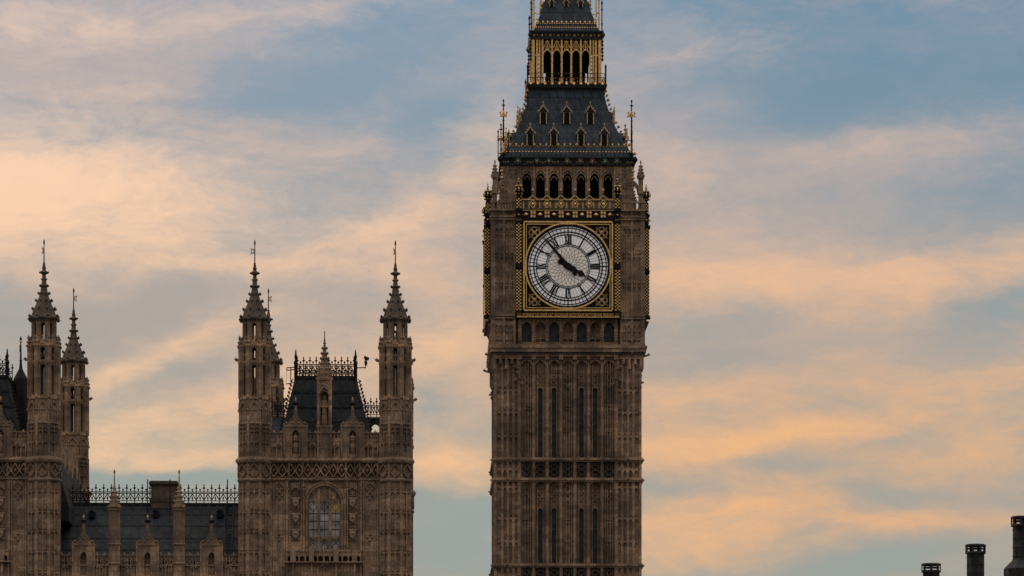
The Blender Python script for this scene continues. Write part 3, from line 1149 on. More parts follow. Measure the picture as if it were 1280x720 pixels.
def crocket_spire(m, cx, cy, z0, z1, r0, n=4, steps=5, cr=0.09, ph=None):
    """A tapering stone spirelet with knobbly leaves up its edges and a finial."""
    ph = PI / n if ph is None else ph
    m.lathe([(r0, z0), (r0 * 0.16, z1 - (z1 - z0) * 0.12), (r0 * 0.12, z1)], n, cx, cy, ph)
    for s in range(steps):
        t = (s + 0.4) / steps
        if t > 0.86: continue
        r = r0 * (1 - 0.84 * t / 0.88)
        z = z0 + (z1 - z0) * t
        for k in range(n):
            a = ph + 2 * PI * k / n
            m.gem((cx + (r + cr * 0.55) * math.cos(a), cy + (r + cr * 0.55) * math.sin(a), z), cr * (1.15 - 0.5 * t), cr * 1.1)
    zf = z1 - (z1 - z0) * 0.09
    m.gem((cx, cy, zf), cr * 1.25, cr * 1.0)
    m.gem((cx, cy, z1), cr * 0.6, cr * 1.2)


# corner pinnacles with little flying buttresses
m = MB()
zp0, zp1 = zc1 - 0.05, Z(222, 5.9)
m.box(-0.19, 0.19, -0.19, 0.19, zp0, zp1)
m.box(-0.29, 0.29, -0.29, 0.29, Z(243, 5.9), Z(241.5, 5.9))
m.box(-0.27, 0.27, -0.27, 0.27, zp1 - 0.1, zp1 + 0.04)
for sx in (-1, 1):
    for sy in (-1, 1):
        m.gem((sx * 0.24, sy * 0.24, zp1 + 0.1), 0.10, 0.22)
crocket_spire(m, 0, 0, zp1, Z(201.5, 5.9), 0.27, 4, 5, 0.10)
for t in range(6):
    a0, a1 = PI / 2 * t / 6, PI / 2 * (t + 1) / 6
    f = lambda a: (-0.2 - 0.62 * (1 - math.cos(a)), Z(240, 5.9) + 1.0 * math.sin(a))
    (xa, za), (xb, zb_) = f(a0), f(a1)
    m.bar((xa, -xa, za), (xb, -xb, zb_), 0.2, 0.22)
for q in (-0.2,):
    m.bar((q, -q, Z(236, 5.9)), (-0.85, 0.85, Z(224, 5.9)), 0.16, 0.2)
m.bar((-0.2, 0.2, Z(246, 5.9)), (-0.9, 0.9, Z(246, 5.9)), 0.035)
pr = build('pinnacle', m, M_ST, tower)
pr.location = (6.04, -6.04, 0)
four(pr)

# ---------------------------------------------------------------- main cornice
m = MB()
prof = [(207.5, 5.30), (206.5, 5.50), (205.5, 5.42), (203.5, 5.42), (201, 5.46), (198.5, 5.54), (197.4, 5.62), (196.2, 5.62), (195.6, 5.52)]
vs = [(hw * math.sqrt(2), Z(py, 5.5)) for py, hw in prof]
m.lathe(vs, 4, 0, 0, PI / 4)
m.mat = 1
for T in SIDES:
    m.T = T
    for i in range(11):
        x = (i - 5) * 1.03
        for q in (-0.22, 0.0, 0.22):
            m.gem((x + q, -5.47, Z(202.6 + (0.8 if q == 0 else 0), 5.5)), 0.10, 0.12, 0.12)
    m.mat = 2
    for i in range(30):
        x = -5.4 + 10.8 * i / 29
        m.fb(x - 0.02, x + 0.02, Z(197.2, 5.5), Z(191, 5.5), 5.2, 5.45)
    m.mat = 1
m.T = Matrix.Identity(4)
m.mat = 2
for sx in (-1, 1):
    for sy in (-1, 1):
        m.gem((sx * 5.62, sy * 5.62, Z(199, 5.8)), 0.22, 0.34)
        m.gem((sx * 5.46, sy * 5.46, Z(204, 5.8)), 0.18, 0.3)
build('main_cornice', m, [M_CR, M_GD, M_BK], tower)
sh = MB()
sh.poly([(-0.18, 0.22), (0.18, 0.22), (0.18, -0.02), (0.0, -0.28), (-0.18, -0.02)], 5.42, 5.62)
sh.poly([(-0.11, 0.23), (0.0, 0.46), (0.11, 0.23)], 5.44, 5.60)
sh.mat = 1
sh.gem((0, -5.63, 0.0), 0.06, 0.09, 0.04)
p1 = build('shield', sh, [M_VG, M_GD], tower)
p1['label'] = 'green painted heraldic shield'
p2 = build('shield', sh, [M_RD, M_GD], tower)
p2['label'] = 'dull red painted heraldic shield'
for i, x in enumerate((-4.12, -2.55, -1.55, -0.05, 1.05, 2.05, 3.1, 4.1)):
    src = p2 if i in (3, 4, 5) else p1
    ob = {0: p1, 3: p2}.get(i) or src.copy()
    if ob.name not in COL.objects: COL.objects.link(ob)
    ob.location = (x, 0, Z(201.6, 5.6))
    four(ob)

# ---------------------------------------------------------------- lower iron roof
RP = [(196.5, 5.50), (190, 5.24), (180, 4.86), (165, 4.27), (150, 3.76), (130, 3.33), (111, 3.04)]


def roof_d(py):
    for (a, ha), (b, hb) in zip(RP[:-1], RP[1:]):
        if b <= py <= a: return ha + (hb - ha) * (a - py) / (a - b)
    return RP[-1][1]


m = MB()
m.lathe([(hw * math.sqrt(2), Z(py, hw)) for py, hw in RP], 4, 0, 0, PI / 4)
for T in SIDES:                     # standing seams
    m.T = T
    for i in range(-7, 8):
        pts = []
        for py, hw in RP:
            x = i * 0.72
            if abs(x) < hw - 0.1: pts.append((x, -hw, Z(py, hw)))
        for a, b in zip(pts[:-1], pts[1:]): m.bar(a, b, 0.05, 0.07)
build('lower_roof', m, M_RF, tower)
m = MB()
for T in SIDES:
    m.T = T
    for py, n, r in ((190, 39, 0.085), (183, 39, 0.075)):
        d = roof_d(py)
        for i in range(n):
            x = -d + 0.2 + (2 * d - 0.4) * i / (n - 1)
            m.gem((x, -d - 0.03, Z(py, d)), r, r, 0.07)
    d = roof_d(182)
    for i in range(20):
        x = -d + 0.2 + (2 * d - 0.4) * i / 19
        m.gem((x, -d - 0.03, Z(180.8, d)), 0.09, 0.13, 0.07)
build('gilt_roof_cresting', m, M_GO, tower)
m = MB()
for i in range(15):
    py = 194 - i * 5.6
    d = roof_d(py) + 0.04
    m.bar((d, -d, Z(py, d)), (d + 0.13, -d - 0.13, Z(py, d) + 0.10), 0.07)
    m.gem((d + 0.14, -d - 0.14, Z(py, d) + 0.12), 0.12 if i % 3 else 0.17, 0.16)
d = roof_d(150)
m.bar((d + 0.05, -d - 0.05, Z(152, d)), (d + 0.18, -d - 0.18, Z(139, d)), 0.14)
m.gem((d + 0.18, -d - 0.18, Z(138, d)), 0.10, 0.25)
d = roof_d(178)
m.bar((d + 0.1, -d - 0.1, Z(181, d)), (d + 0.1, -d - 0.1, Z(166, d)), 0.12)
m.gem((d + 0.1, -d - 0.1, Z(165.5, d)), 0.11, 0.25)
four(build('hip_crockets', m, M_GD, tower))


def dormer_mesh(w_, h, gh, depth):
    m = MB()
    m.box(-w_, w_, 0.02, depth, 0, h)
    m.poly([(-w_ * 1.35, h), (0, h + gh), (w_ * 1.35, h)], -depth, -0.01)
    m.mat = 1
    for sx in (-1, 1):
        a, b = sorted((sx * w_ * 0.74, sx * w_ * 1.02))
        m.mat = 1
        m.box(a, b, -0.09, 0.1, 0, h)
        m.mat = 2
        m.bar((sx * w_ * 1.5, -0.07, h - 0.02), (0, -0.07, h + gh * 1.15), 0.05, 0.08)
        for t in (0.15, 0.5, 0.8):
            m.gem((sx * w_ * 1.5 * (1 - t), -0.07, h + gh * 1.15 * t + 0.06), 0.07, 0.09)
    m.bar((0, -0.07, h + gh), (0, -0.07, h + gh + 0.35), 0.05)
    m.gem((0, -0.07, h + gh + 0.36), 0.08, 0.1)
    return m


def dormers(name, spots, size, wname, roofd, mats):
    first = fw = None
    for (x, py) in spots:
        d = roofd(py) + 0.05
        for k in range(4):
            if first is None:
                ob = first = build(name, dormer_mesh(*size), mats, tower)
                q = MB()
                q.box(-size[0] * 0.68, size[0] * 0.68, -0.02, 0.06, 0.06, size[1] - 0.02)
                q.mat = 1
                q.box(-0.02, 0.02, -0.05, 0.01, 0.06, size[1] - 0.02)
                build(wname, q, [M_LV, M_BK], first)
            else:
                ob = copy_tree(first, tower)
            ob.location = rz(k * PI / 2) @ Vector((x, -d, Z(py, d)))
            ob.rotation_euler = (0, 0, k * PI / 2)


dormers('roof_dormer', [(H(q, 4.6), 182.3) for q in (-46.4, -17.0, 16.8, 46.2)] + [(H(q, 3.9), 155) for q in (-29.6, -0.3, 29.3)],
        (0.30, 0.95, 0.48, 1.1), 'dormer_louvre', roof_d, [M_RF, M_GD, M_GD])

# tall gilded finials at the eaves corners
m = MB()
zf0, zf1 = Z(194, 5.6), Z(125.5, 5.6)
m.lathe([(0.10, zf0), (0.085, zf0 + 1.4), (0.055, zf1 - 0.8), (0.035, zf1)], 8)
m.box(-0.16, 0.16, -0.16, 0.16, zf0, zf0 + 0.25)
zk = Z(142.5, 5.6)
for py, r in ((131, 0.17), (150, 0.12), (158, 0.11), (166, 0.13), (175, 0.14)):
    m.gem((0, 0, Z(py, 5.6)), r, r * 0.7)
m.bar((-0.15, 0, Z(131, 5.6)), (0.15, 0, Z(131, 5.6)), 0.06)
m.gem((0, 0, zf1), 0.09, 0.16)
m.bar((0.0, 0.02, Z(176, 5.6)), (0.30, 0.3, Z(172, 5.6)), 0.05)
for s in range(6):
    a0, a1 = PI * s / 6, PI * (s + 1) / 6
    m.bar((0.22 - 0.22 * math.cos(a0) - 0.44, 0, Z(180, 5.6) + 0.5 * math.sin(a0)), (0.22 - 0.22 * math.cos(a1) - 0.44, 0, Z(180, 5.6) + 0.5 * math.sin(a1)), 0.05)
m.bar((-0.44, 0, zf0 - 0.4), (-0.44, 0, Z(166, 5.6)), 0.08)
m.gem((-0.44, 0, Z(164.5, 5.6)), 0.08, 0.25)
m.bar((0.40, 0, zf0 - 0.1), (0.40, 0, Z(168, 5.6)), 0.07)
m.gem((0.40, 0, Z(167, 5.6)), 0.07, 0.22)
m.mat = 1
for k in range(4):
    a = k * PI / 2
    for t in range(4):
        f = lambda u: (0.08 + 0.20 * math.sin(u * PI * 0.8), zk - 0.18 + 0.40 * u)
        (ra, za), (rb, zb_) = f(t / 4), f((t + 1) / 4)
        m.bar((ra * math.cos(a), ra * math.sin(a), za), (rb * math.cos(a), rb * math.sin(a), zb_), 0.09)
    m.gem((0.26 * math.cos(a), 0.26 * math.sin(a), zk + 0.18), 0.11)
    m.gem((0.22 * math.cos(a), 0.30 * math.sin(a), zk - 0.14), 0.09)
m.gem((0, 0, zk), 0.18, 0.2)
for py in (160, 169): m.gem((0, 0, Z(py, 5.6)), 0.10, 0.09)
m.lathe([(0.11, Z(192, 5.6)), (0.10, Z(178, 5.6))], 8)
pr = build('corner_finial', m, [M_BK, M_GO], tower)
pr.location = (-5.32, -5.32, 0)
four(pr)

# ---------------------------------------------------------------- lantern (open gilded arcade)
DL = 2.88
m = MB()
for py0, py1, hw in ((112.5, 110.2, 3.14), (110.2, 107.6, 3.30), (107.6, 105.6, 3.36), (105.6, 104.4, 3.2)):
    m.box(-hw, hw, -hw, hw, Z(py0, 3), Z(py1, 3) + 0.001)
for T in SIDES:
    m.T = T
    m.mat = 1
    for i in range(11):
        x = (i - 5) * 0.6
        m.gem((x, -3.37, Z(106, 3)), 0.10, 0.12, 0.05)
        m.poly([(x - 0.16, Z(104.5, 3)), (x, Z(101.5, 3)), (x + 0.16, Z(104.5, 3))], 3.16, 3.22)
        m.gem((x, -3.2, Z(99.8, 3)), 0.06, 0.09)
        m.gem((x + 0.3, -3.2, Z(102.5, 3)), 0.05, 0.08)
        m.gem((x + 0.3, -3.2, Z(98.5, 3)), 0.05, 0.05)
    m.mat = 0
    m.bar((-3.2, -3.18, Z(97.6, 3)), (3.2, -3.18, Z(97.6, 3)), 0.05)
    m.bar((-3.2, -3.18, Z(92.2, 3)), (3.2, -3.18, Z(92.2, 3)), 0.035)
m.T = Matrix.Identity(4)
for sx in (-1, 1):
    for sy in (-1, 1):
        m.bar((sx * 3.26, sy * 3.26, Z(105, 3)), (sx * 3.26, sy * 3.26, Z(86, 3)), 0.13)
        m.gem((sx * 3.26, sy * 3.26, Z(84.5, 3)), 0.10, 0.32)
build('lantern_gallery', m, [M_CR, M_GO], tower)
m = MB()
zl0, zl1 = Z(105, DL), Z(48, DL)
PL = 0.80
for i in range(6):
    x = (i - 2.5) * PL
    m.fb(x - 0.075, x + 0.075, zl0, zl1, DL - 0.25, DL - 0.02)
    m.fb(x - 0.045, x + 0.045, zl0, zl1, DL - 0.1, DL + 0.05)
    m.gem((x, -DL + 0.1, Z(69, DL)), 0.13, 0.1, 0.13)
    m.fb(x - 0.11, x + 0.11, zl0, zl0 + 0.5, DL - 0.26, DL + 0.06)
    if i < 5:
        c = x + PL / 2
        m.archrib(c - 0.30, c + 0.30, Z(68, DL), Z(62.5, DL), 0.07, DL - 0.16, DL - 0.04, 5)
        m.bar((c, -DL + 0.1, Z(63, DL)), (c, -DL + 0.1, Z(49, DL)), 0.06)
        for q, py in enumerate((51.5, 55, 58.5, 61.5)):
            for sx in (-1, 1): m.gem((c + sx * 0.14, -DL + 0.08, Z(py, DL)), 0.09, 0.11, 0.06)
        for sx in (-1, 1):
            m.bar((c + sx * 0.33, -DL + 0.1, Z(60, DL)), (c, -DL + 0.1, Z(50, DL)), 0.045)
for sx in (-1, 1):
    for x, r in ((2.24, 0.05), (2.46, 0.075), (2.72, 0.06), (2.86, 0.06)):
        m.fb(sx * x - r, sx * x + r, zl0, zl1, DL - 0.18, DL + 0.01 * r)
    for py in range(50, 104, 5):
        m.gem((sx * 2.35, -DL + 0.08, Z(py, DL)), 0.08, 0.09, 0.06)
    m.fb(sx * 2.18, sx * 2.9, Z(70, DL), Z(68.5, DL), DL - 0.2, DL + 0.03)
four(build('lantern_arcade', m, M_GO, tower))
m = MB()
m.box(-1.62, 1.62, -1.62, 1.62, Z(105, 2), Z(46, 2))
m.box(-1.95, 1.95, -1.95, 1.95, Z(80, 2), Z(45.8, 2))
for sx in (-1, 1):
    for sy in (-1, 1):
        m.box(sx * 2.45, sx * 2.75, sy * 2.45, sy * 2.75, Z(105, 2), Z(46, 2))
m.box(-2.7, 2.7, -2.7, 2.7, Z(50, 2), Z(45, 2))
m.mat = 1
for T in SIDES:
    m.T = T
    for i in range(5): m.gem(((i - 2) * 0.3, -1.66, Z(91, 2)), 0.08, 0.12, 0.05)
build('lantern_core', m, [M_LV, M_GD], tower)
m = MB()
m.lathe([(hw * math.sqrt(2), Z(py, 2.9)) for py, hw in ((49.5, 2.9), (49, 3.04), (47.5, 2.94), (44.5, 2.95), (41, 3.06), (40, 3.10), (38.6, 3.10), (38.2, 2.9))], 4, 0, 0, PI / 4)
for T in SIDES:
    m.T = T
    m.mat = 1
    for i in range(9):
        x = (i - 4) * 0.68
        m.gem((x, -2.98, Z(44.6, 2.9)), 0.13, 0.15, 0.12)
        m.gem((x + 0.3, -3.0, Z(44.0, 2.9)), 0.07, 0.10, 0.08)
    m.mat = 0
m.T = Matrix.Identity(4)
for sx in (-1, 1):
    for sy in (-1, 1):
        m.gem((sx * 3.05, sy * 3.05, Z(44, 2.9)), 0.2, 0.35)
        for q in range(6): m.gem((sx * 3.0, sy * 3.0, Z(52 + q * 4.5, 2.9)), 0.12, 0.2)
build('lantern_cornice', m, [M_CR, M_GD], tower)

# ---------------------------------------------------------------- spire roof
SP = [(38.3, 2.80), (35, 2.62), (27, 2.42), (14, 2.08), (0, 1.76), (-30, 1.22), (-80, 0.72), (-150, 0.36), (-230, 0.12)]


def spire_d(py):
    for (a, ha), (b, hb) in zip(SP[:-1], SP[1:]):
        if b <= py <= a: return ha + (hb - ha) * (a - py) / (a - b)
    return 0.1


m = MB()
m.lathe([(hw * math.sqrt(2), Z(py, hw)) for py, hw in SP], 4, 0, 0, PI / 4)
build('spire_roof', m, M_RF, tower)
m = MB()
zz = Z(-226, 0)
m.lathe([(0.10, zz), (0.08, zz + 1.2), (0.30, zz + 1.4), (0.34, zz + 1.6), (0.10, zz + 1.9), (0.06, zz + 3.4), (0.02, zz + 4.0)], 10)
m.bar((-0.5, 0, zz + 3.0), (0.5, 0, zz + 3.0), 0.08)
build('spire_finial', m, M_GO, tower)
m = MB()
for T in SIDES:
    m.T = T
    for py, n, r in ((34.6, 27, 0.07), (29.6, 25, 0.07)):
        d = spire_d(py)
        for i in range(n):
            x = -d + 0.1 + (2 * d - 0.2) * i / (n - 1)
            m.gem((x, -d - 0.03, Z(py, d)), r, r * 1.2, 0.06)
    d = spire_d(28)
    for i in range(13):
        x = -d + 0.1 + (2 * d - 0.2) * i / 12
        m.gem((x, -d - 0.03, Z(27.6, d)), 0.09, 0.11, 0.06)
    for i in range(30):
        py = 24 - i * 6.5
        d = spire_d(py) + 0.03
        m.gem((d + 0.10, -d - 0.10, Z(py, d)), 0.10, 0.15)
build('gilt_spire_cresting', m, M_GO, tower)


def spd(py): return spire_d(py)


dormers('spire_dormer', [(H(q, 2), 9.0) for q in (-18.0, 0, 18.0)], (0.19, 0.30, 0.34, 0.7), 'spire_louvre', spd, [M_RF, M_GD, M_GD])
m = MB()
m.bar((0, 0, Z(38, 2.9)), (0, 0, Z(5, 2.9)), 0.09)
m.gem((0, 0, Z(4, 2.9)), 0.09, 0.3)
m.bar((0.0, 0, Z(22, 2.9)), (-0.2, 0, Z(22, 2.9)), 0.06)
for q in (12, 30): m.gem((0, 0, Z(q, 2.9)), 0.12, 0.1)
m.mat = 1
m.bar((0.24, 0.24, Z(36, 2.9)), (0.24, 0.24, Z(-30, 2.9)), 0.11)
m.bar((0.24, 0.24, Z(14, 2.9)), (0.5, 0.5, Z(17, 2.9)), 0.05)
for q in (0, 8, 16, 24): m.gem((0.24, 0.24, Z(q, 2.9)), 0.12, 0.1)
m.gem((0.24, 0.24, Z(-33, 2.9)), 0.14, 0.5)
pr = build('spire_corner_finial', m, [M_BK, M_GO], tower)
pr.location = (-2.96, -2.96, 0)
four(pr)

# ================================================================== PALACE
PY = 260.0
K = PY / F


def ZP(py, y=0.0):
    return ZC + (HOR - py) * (PY + y) / F


def make_frame(px0):
    ox = (px0 - 640) * K

    def XP(px, y=0.0):
        return (px - 640) * (PY + y) / F - ox + 0.0218 * y
    return ox, XP


OX, XP = make_frame(406.0)
pav = thing('palace_pavilion', 'gothic stone pavilion with four turrets and steep crested roof, tall arched window in front', 'palace', (OX, PY, 0), TURN, 'stone palace pavilions')


def statue_mesh(h):
    m = MB()
    p = [(0.17, 0), (0.19, 0.06), (0.155, 0.3), (0.15, 0.5), (0.135, 0.58), (0.165, 0.68), (0.20, 0.78), (0.175, 0.825), (0.06, 0.845), (0.055, 0.865), (0.085, 0.89), (0.092, 0.93), (0.07, 0.98), (0.02, 1.0)]
    m.lathe([(r * h * 0.82, z * h) for r, z in p], 12, 0, 0, 0, 0.72)
    for sx in (-1, 1):
        m.bar((sx * 0.155 * h, 0, 0.79 * h), (sx * 0.17 * h, -0.05 * h, 0.60 * h), 0.07 * h)
        m.bar((sx * 0.17 * h, -0.05 * h, 0.61 * h), (sx * 0.04 * h, -0.15 * h, 0.62 * h), 0.06 * h)
    for q in range(5):
        m.bar(((q - 2) * 0.05 * h, -0.115 * h, 0.02 * h), ((q - 2) * 0.04 * h, -0.095 * h, 0.55 * h), 0.02 * h)
    return m


# ---- turret (octagonal, open lantern stages, crocketed spire)
def octa(hw):
    return hw / math.cos(PI / 8)


def turret_mesh():
    m = MB()
    P = lambda px: px * K
    z = ZP

    def band(y0, y1, hw, n=8):
        m.lathe([(octa(P(hw)), z(y0)), (octa(P(hw)), z(y1))], n)
    m.lathe([(octa(P(18.2)), 0), (octa(P(18.2)), z(600))], 8)
    band(600.5, 575, 18.9)
    band(575.5, 529, 18.6)
    band(529.5, 498, 18.4)
    # rings
    for py, hw, t in ((575, 23.0, 3.2), (577.5, 20.8, 1.5), (572.0, 21.0, 1.5), (599.5, 21.5, 2.0), (601.5, 19.8, 1.2), (529, 20.3, 1.4), (527, 19.5, 1.0), (512, 19.2, 1.2), (497, 19.4, 1.4)):
        m.lathe([(octa(P(hw - 0.8)), z(py + t)), (octa(P(hw)), z(py + t * 0.4)), (octa(P(hw)), z(py - t * 0.3)), (octa(P(hw - 1.4)), z(py - t))], 8)
    for k in range(8):
        a = PI / 8 + k * PI / 4
        ca, sa = math.cos(a), math.sin(a)

        def rib(hw, y0, y1, w_):
            r = octa(P(hw))
            m.bar((r * ca, r * sa, y0), (r * ca, r * sa, y1), w_)
        rib(18.3, 0, z(600), 0.20)
        rib(18.8, z(599), z(576), 0.13)
        rib(18.6, z(573), z(530), 0.17)
        rib(18.3, z(528), z(500), 0.13)
        m.gem((octa(P(21.5)) * ca, octa(P(21.5)) * sa, z(575)), 0.15, 0.17)
        m.gem((octa(P(19.6)) * ca, octa(P(19.6)) * sa, z(512)), 0.10, 0.14)
        # open lower stage
        r = octa(P(16.2))
        m.T = rz(a)
        m.bar((r, 0, z(497)), (r, 0, z(430)), 0.20, 0.41)
        m.bar((r + 0.12, 0, z(497)), (r + 0.12, 0, z(430)), 0.16, 0.20)
        m.T = Matrix.Identity(4)
        r = octa(P(18.2))
        m.bar((r * ca, r * sa, z(497)), (r * ca, r * sa, z(430)), 0.15, 0.16)
        # crown of small pinnacles round its head
        crocket_spire(m, octa(P(18.6)) * ca, octa(P(18.6)) * sa, z(434), z(419.5), 0.13, 4, 3, 0.075)
        m.bar((octa(P(18)) * ca, octa(P(18)) * sa, z(431)), (octa(P(13.6)) * ca, octa(P(13.6)) * sa, z(424)), 0.12, 0.16)
        # open upper stage
        r = octa(P(12.8))
        m.T = rz(a)
        m.bar((r, 0, z(431)), (r, 0, z(397)), 0.16, 0.31)
        m.T = Matrix.Identity(4)
        r = octa(P(14.2))
        m.bar((r * ca, r * sa, z(431)), (r * ca, r * sa, z(400)), 0.10, 0.12)
    for k in range(8):
        a = -PI / 2 + k * PI / 4
        m.T = rz(a + PI / 2)
        fw = lambda hw: P(hw) * math.tan(PI / 8)
        # panels, arches, tracery per octagon face (front face looks along -y)
        d = P(18.2)
        w_ = fw(18.2)
        for py in (614, 640, 664, 690, 716, 742):
            for sx in (-1, 1):
                a0, b0 = sorted((sx * 0.03, sx * (w_ - 0.08)))
                m.arch(a0, b0, z(py + 3.5), z(py + 0.6), z(py), d - 0.02, d + 0.10, 3)
                m.gem(((a0 + b0) / 2, -d, z(py - 3)), 0.09, 0.12, 0.10)
        m.fb(-0.035, 0.035, 0, z(604), d - 0.02, d + 0.095)
        d = P(18.9)
        for sx in (-1, 1):
            m.bar((sx * 0.34, -d - 0.03, z(590)), (0, -d - 0.03, z(596)), 0.06, 0.22)
            m.bar((sx * 0.34, -d - 0.03, z(588)), (0, -d - 0.03, z(579.5)), 0.06, 0.22)
        m.gem((0, -d, z(585)), 0.10, 0.12, 0.06)
        m.gem((0, -d, z(592.5)), 0.08, 0.10, 0.06)
        d = P(18.6)
        for py in (534, 539, 553):
            for sx in (-1, 1):
                a0, b0 = sorted((sx * 0.025, sx * 0.26))
                m.arch(a0, b0, z(py + 2.6), z(py + 0.4), z(py - 0.6), d - 0.02, d + 0.09, 3)
        m.fb(-0.03, 0.03, z(573), z(533), d - 0.02, d + 0.085)
        d = P(18.4)
        m.archrib(-0.24, 0.24, z(510), z(504), 0.07, d - 0.05, d + 0.10, 4)
        m.fb(-0.31, -0.24, z(526), z(510), d - 0.05, d + 0.07)
        m.fb(0.24, 0.31, z(526), z(510), d - 0.05, d + 0.07)
        m.gem((0, -d - 0.04, z(502.5)), 0.10, 0.16, 0.08)
        m.poly([(-0.34, z(499)), (0, z(493.5)), (0.34, z(499))], d - 0.1, d + 0.06)
        # heads of the open stages
        d = P(17.8)
        m.arch(-0.30, 0.30, z(440), z(434), z(430), d - 0.28, d - 0.06, 4)
        m.poly([(-0.26, z(430)), (0, z(422)), (0.26, z(430))], d - 0.2, d - 0.02)
        m.fb(-0.22, 0.22, z(453), z(450), d - 0.3, d - 0.06)
        m.arch(-0.22, 0.22, z(459), z(455.5), z(452.8), d - 0.3, d - 0.09, 4)
        for q in (-0.11, 0.11): m.gem((q, -d + 0.12, z(444)), 0.08, 0.16, 0.08)
        m.gem((0, -d + 0.08, z(421)), 0.08, 0.14)
        d = P(14.0)
        m.arch(-0.20, 0.20, z(407), z(403), z(396.5), d - 0.22, d - 0.04, 4)
        m.gem((0, -d, z(400)), 0.07, 0.10, 0.06)
        if k in (2, 6):
            m.bar((0, -P(17), z(449)), (0, -P(24.0), z(447.8)), 0.17)
            m.gem((0, -P(23.8), z(447)), 0.13)
            m.bar((0, -P(17), z(452)), (0, -P(21), z(451.8)), 0.12)
    m.T = Matrix.Identity(4)
    m.lathe([(octa(P(17.5)), z(433)), (octa(P(18.4)), z(431.5)), (octa(P(15.2)), z(430))], 8)
    m.mat = 1  # cores behind the slots, inner shade put into their dark colour
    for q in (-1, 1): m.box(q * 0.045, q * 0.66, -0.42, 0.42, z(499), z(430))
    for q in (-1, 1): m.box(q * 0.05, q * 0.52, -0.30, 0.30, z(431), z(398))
    return m


def turret_spire_mesh():
    m = MB()
    P = lambda px: px * K
    z = ZP
    m.lathe([(octa(P(14.6)), z(400)), (octa(P(17.2)), z(397.5)), (octa(P(17.2)), z(395.5)), (octa(P(15.0)), z(393.5)),
             (octa(P(12.9)), z(386.5)), (octa(P(10.0)), z(380)), (octa(P(7.4)), z(373.5)), (octa(P(4.9)), z(366)), (octa(P(3.2)), z(355)), (octa(P(2.2)), z(342)), (octa(P(2.2)), z(333)), (octa(P(0.9)), z(327))], 8)
    for k in range(8):
        a = PI / 8 + k * PI / 4
        ca, sa = math.cos(a), math.sin(a)
        for py, hw, s in ((398, 17.6, 0.14), (394, 17.2, 0.12), (384.5, 14.0, 0.10), (374, 9.7, 0.10), (365, 6.6, 0.10), (355.5, 4.6, 0.10), (347.5, 3.0, 0.06)):
            r = octa(P(hw))
            m.gem((r * ca, r * sa, z(py)), s, s * 1.1)
            m.bar(((r - 0.1) * ca, (r - 0.1) * sa, z(py + 1.5)), ((r + 0.04) * ca, (r + 0.04) * sa, z(py - 0.6)), s * 0.9)
    m.lathe([(0.10, z(342)), (0.27, z(339.8)), (0.27, z(338.2)), (0.11, z(336))], 8)
    for k in range(8):
        a = k * PI / 4
        m.gem((0.26 * math.cos(a), 0.26 * math.sin(a), z(339)), 0.09)
    m.lathe([(0.10, z(335)), (0.15, z(333)), (0.07, z(331)), (0.10, z(329.5)), (0.04, z(326))], 8)
    return m


def vane_mesh(sx, wide):
    m = MB()
    z = ZP
    m.lathe([(0.045, z(328)), (0.035, z(312)), (0.03, z(300))], 6)
    m.gem((0, 0, z(300.5)), 0.06, 0.22)
    m.gem((0, 0, z(302.5)), 0.09, 0.05)
    m.gem((0, 0, z(327)), 0.09)
    m.mat = 1
    w_ = wide
    for a, b in ((308.4, 309.6), (313.2, 314.4)):
        m.box(0, sx * w_, -0.02, 0.02, z(b), z(a))
    m.box(sx * 0.04, sx * 0.09, -0.02, 0.02, z(313.2), z(309.6))
    m.box(sx * (w_ - 0.07), sx * (w_ - 0.02), -0.02, 0.02, z(313.2), z(309.6))
    for q in (308.0, 315.0): m.gem((sx * w_, 0, z(q)), 0.05, 0.05)
    return m


TUR = [('front', 318.4 + 0.4, 0.98, -1), ('front', 494.2, 0.98, -1), ('back', 335.4, 22.2, 1), ('back', 0, 22.2, 1)]
tm = None
xl, xr = XP(318.6, 0.98), XP(494.2, 0.98)
for i, (tx, ty) in enumerate(((xl, 0.98), (xr, 0.98), (xl + 0.05, 22.4), (xr + 0.05, 22.4))):
    if tm is None:
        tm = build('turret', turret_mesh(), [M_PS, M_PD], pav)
        ts = build('turret_spire', turret_spire_mesh(), M_PD, tm)
        ob = tm
    else:
        ob = tm.copy(); COL.objects.link(ob)
        c = ts.copy(); COL.objects.link(c); c.parent = ob
    ob.location = (tx, ty, 0)
    sx, wd = ((-1, 0.26), (-1, 0.12), (1, 0.22), (1, 0.22))[i]
    build('weather_vane', vane_mesh(sx, wd), [M_BK, M_GD], ob)

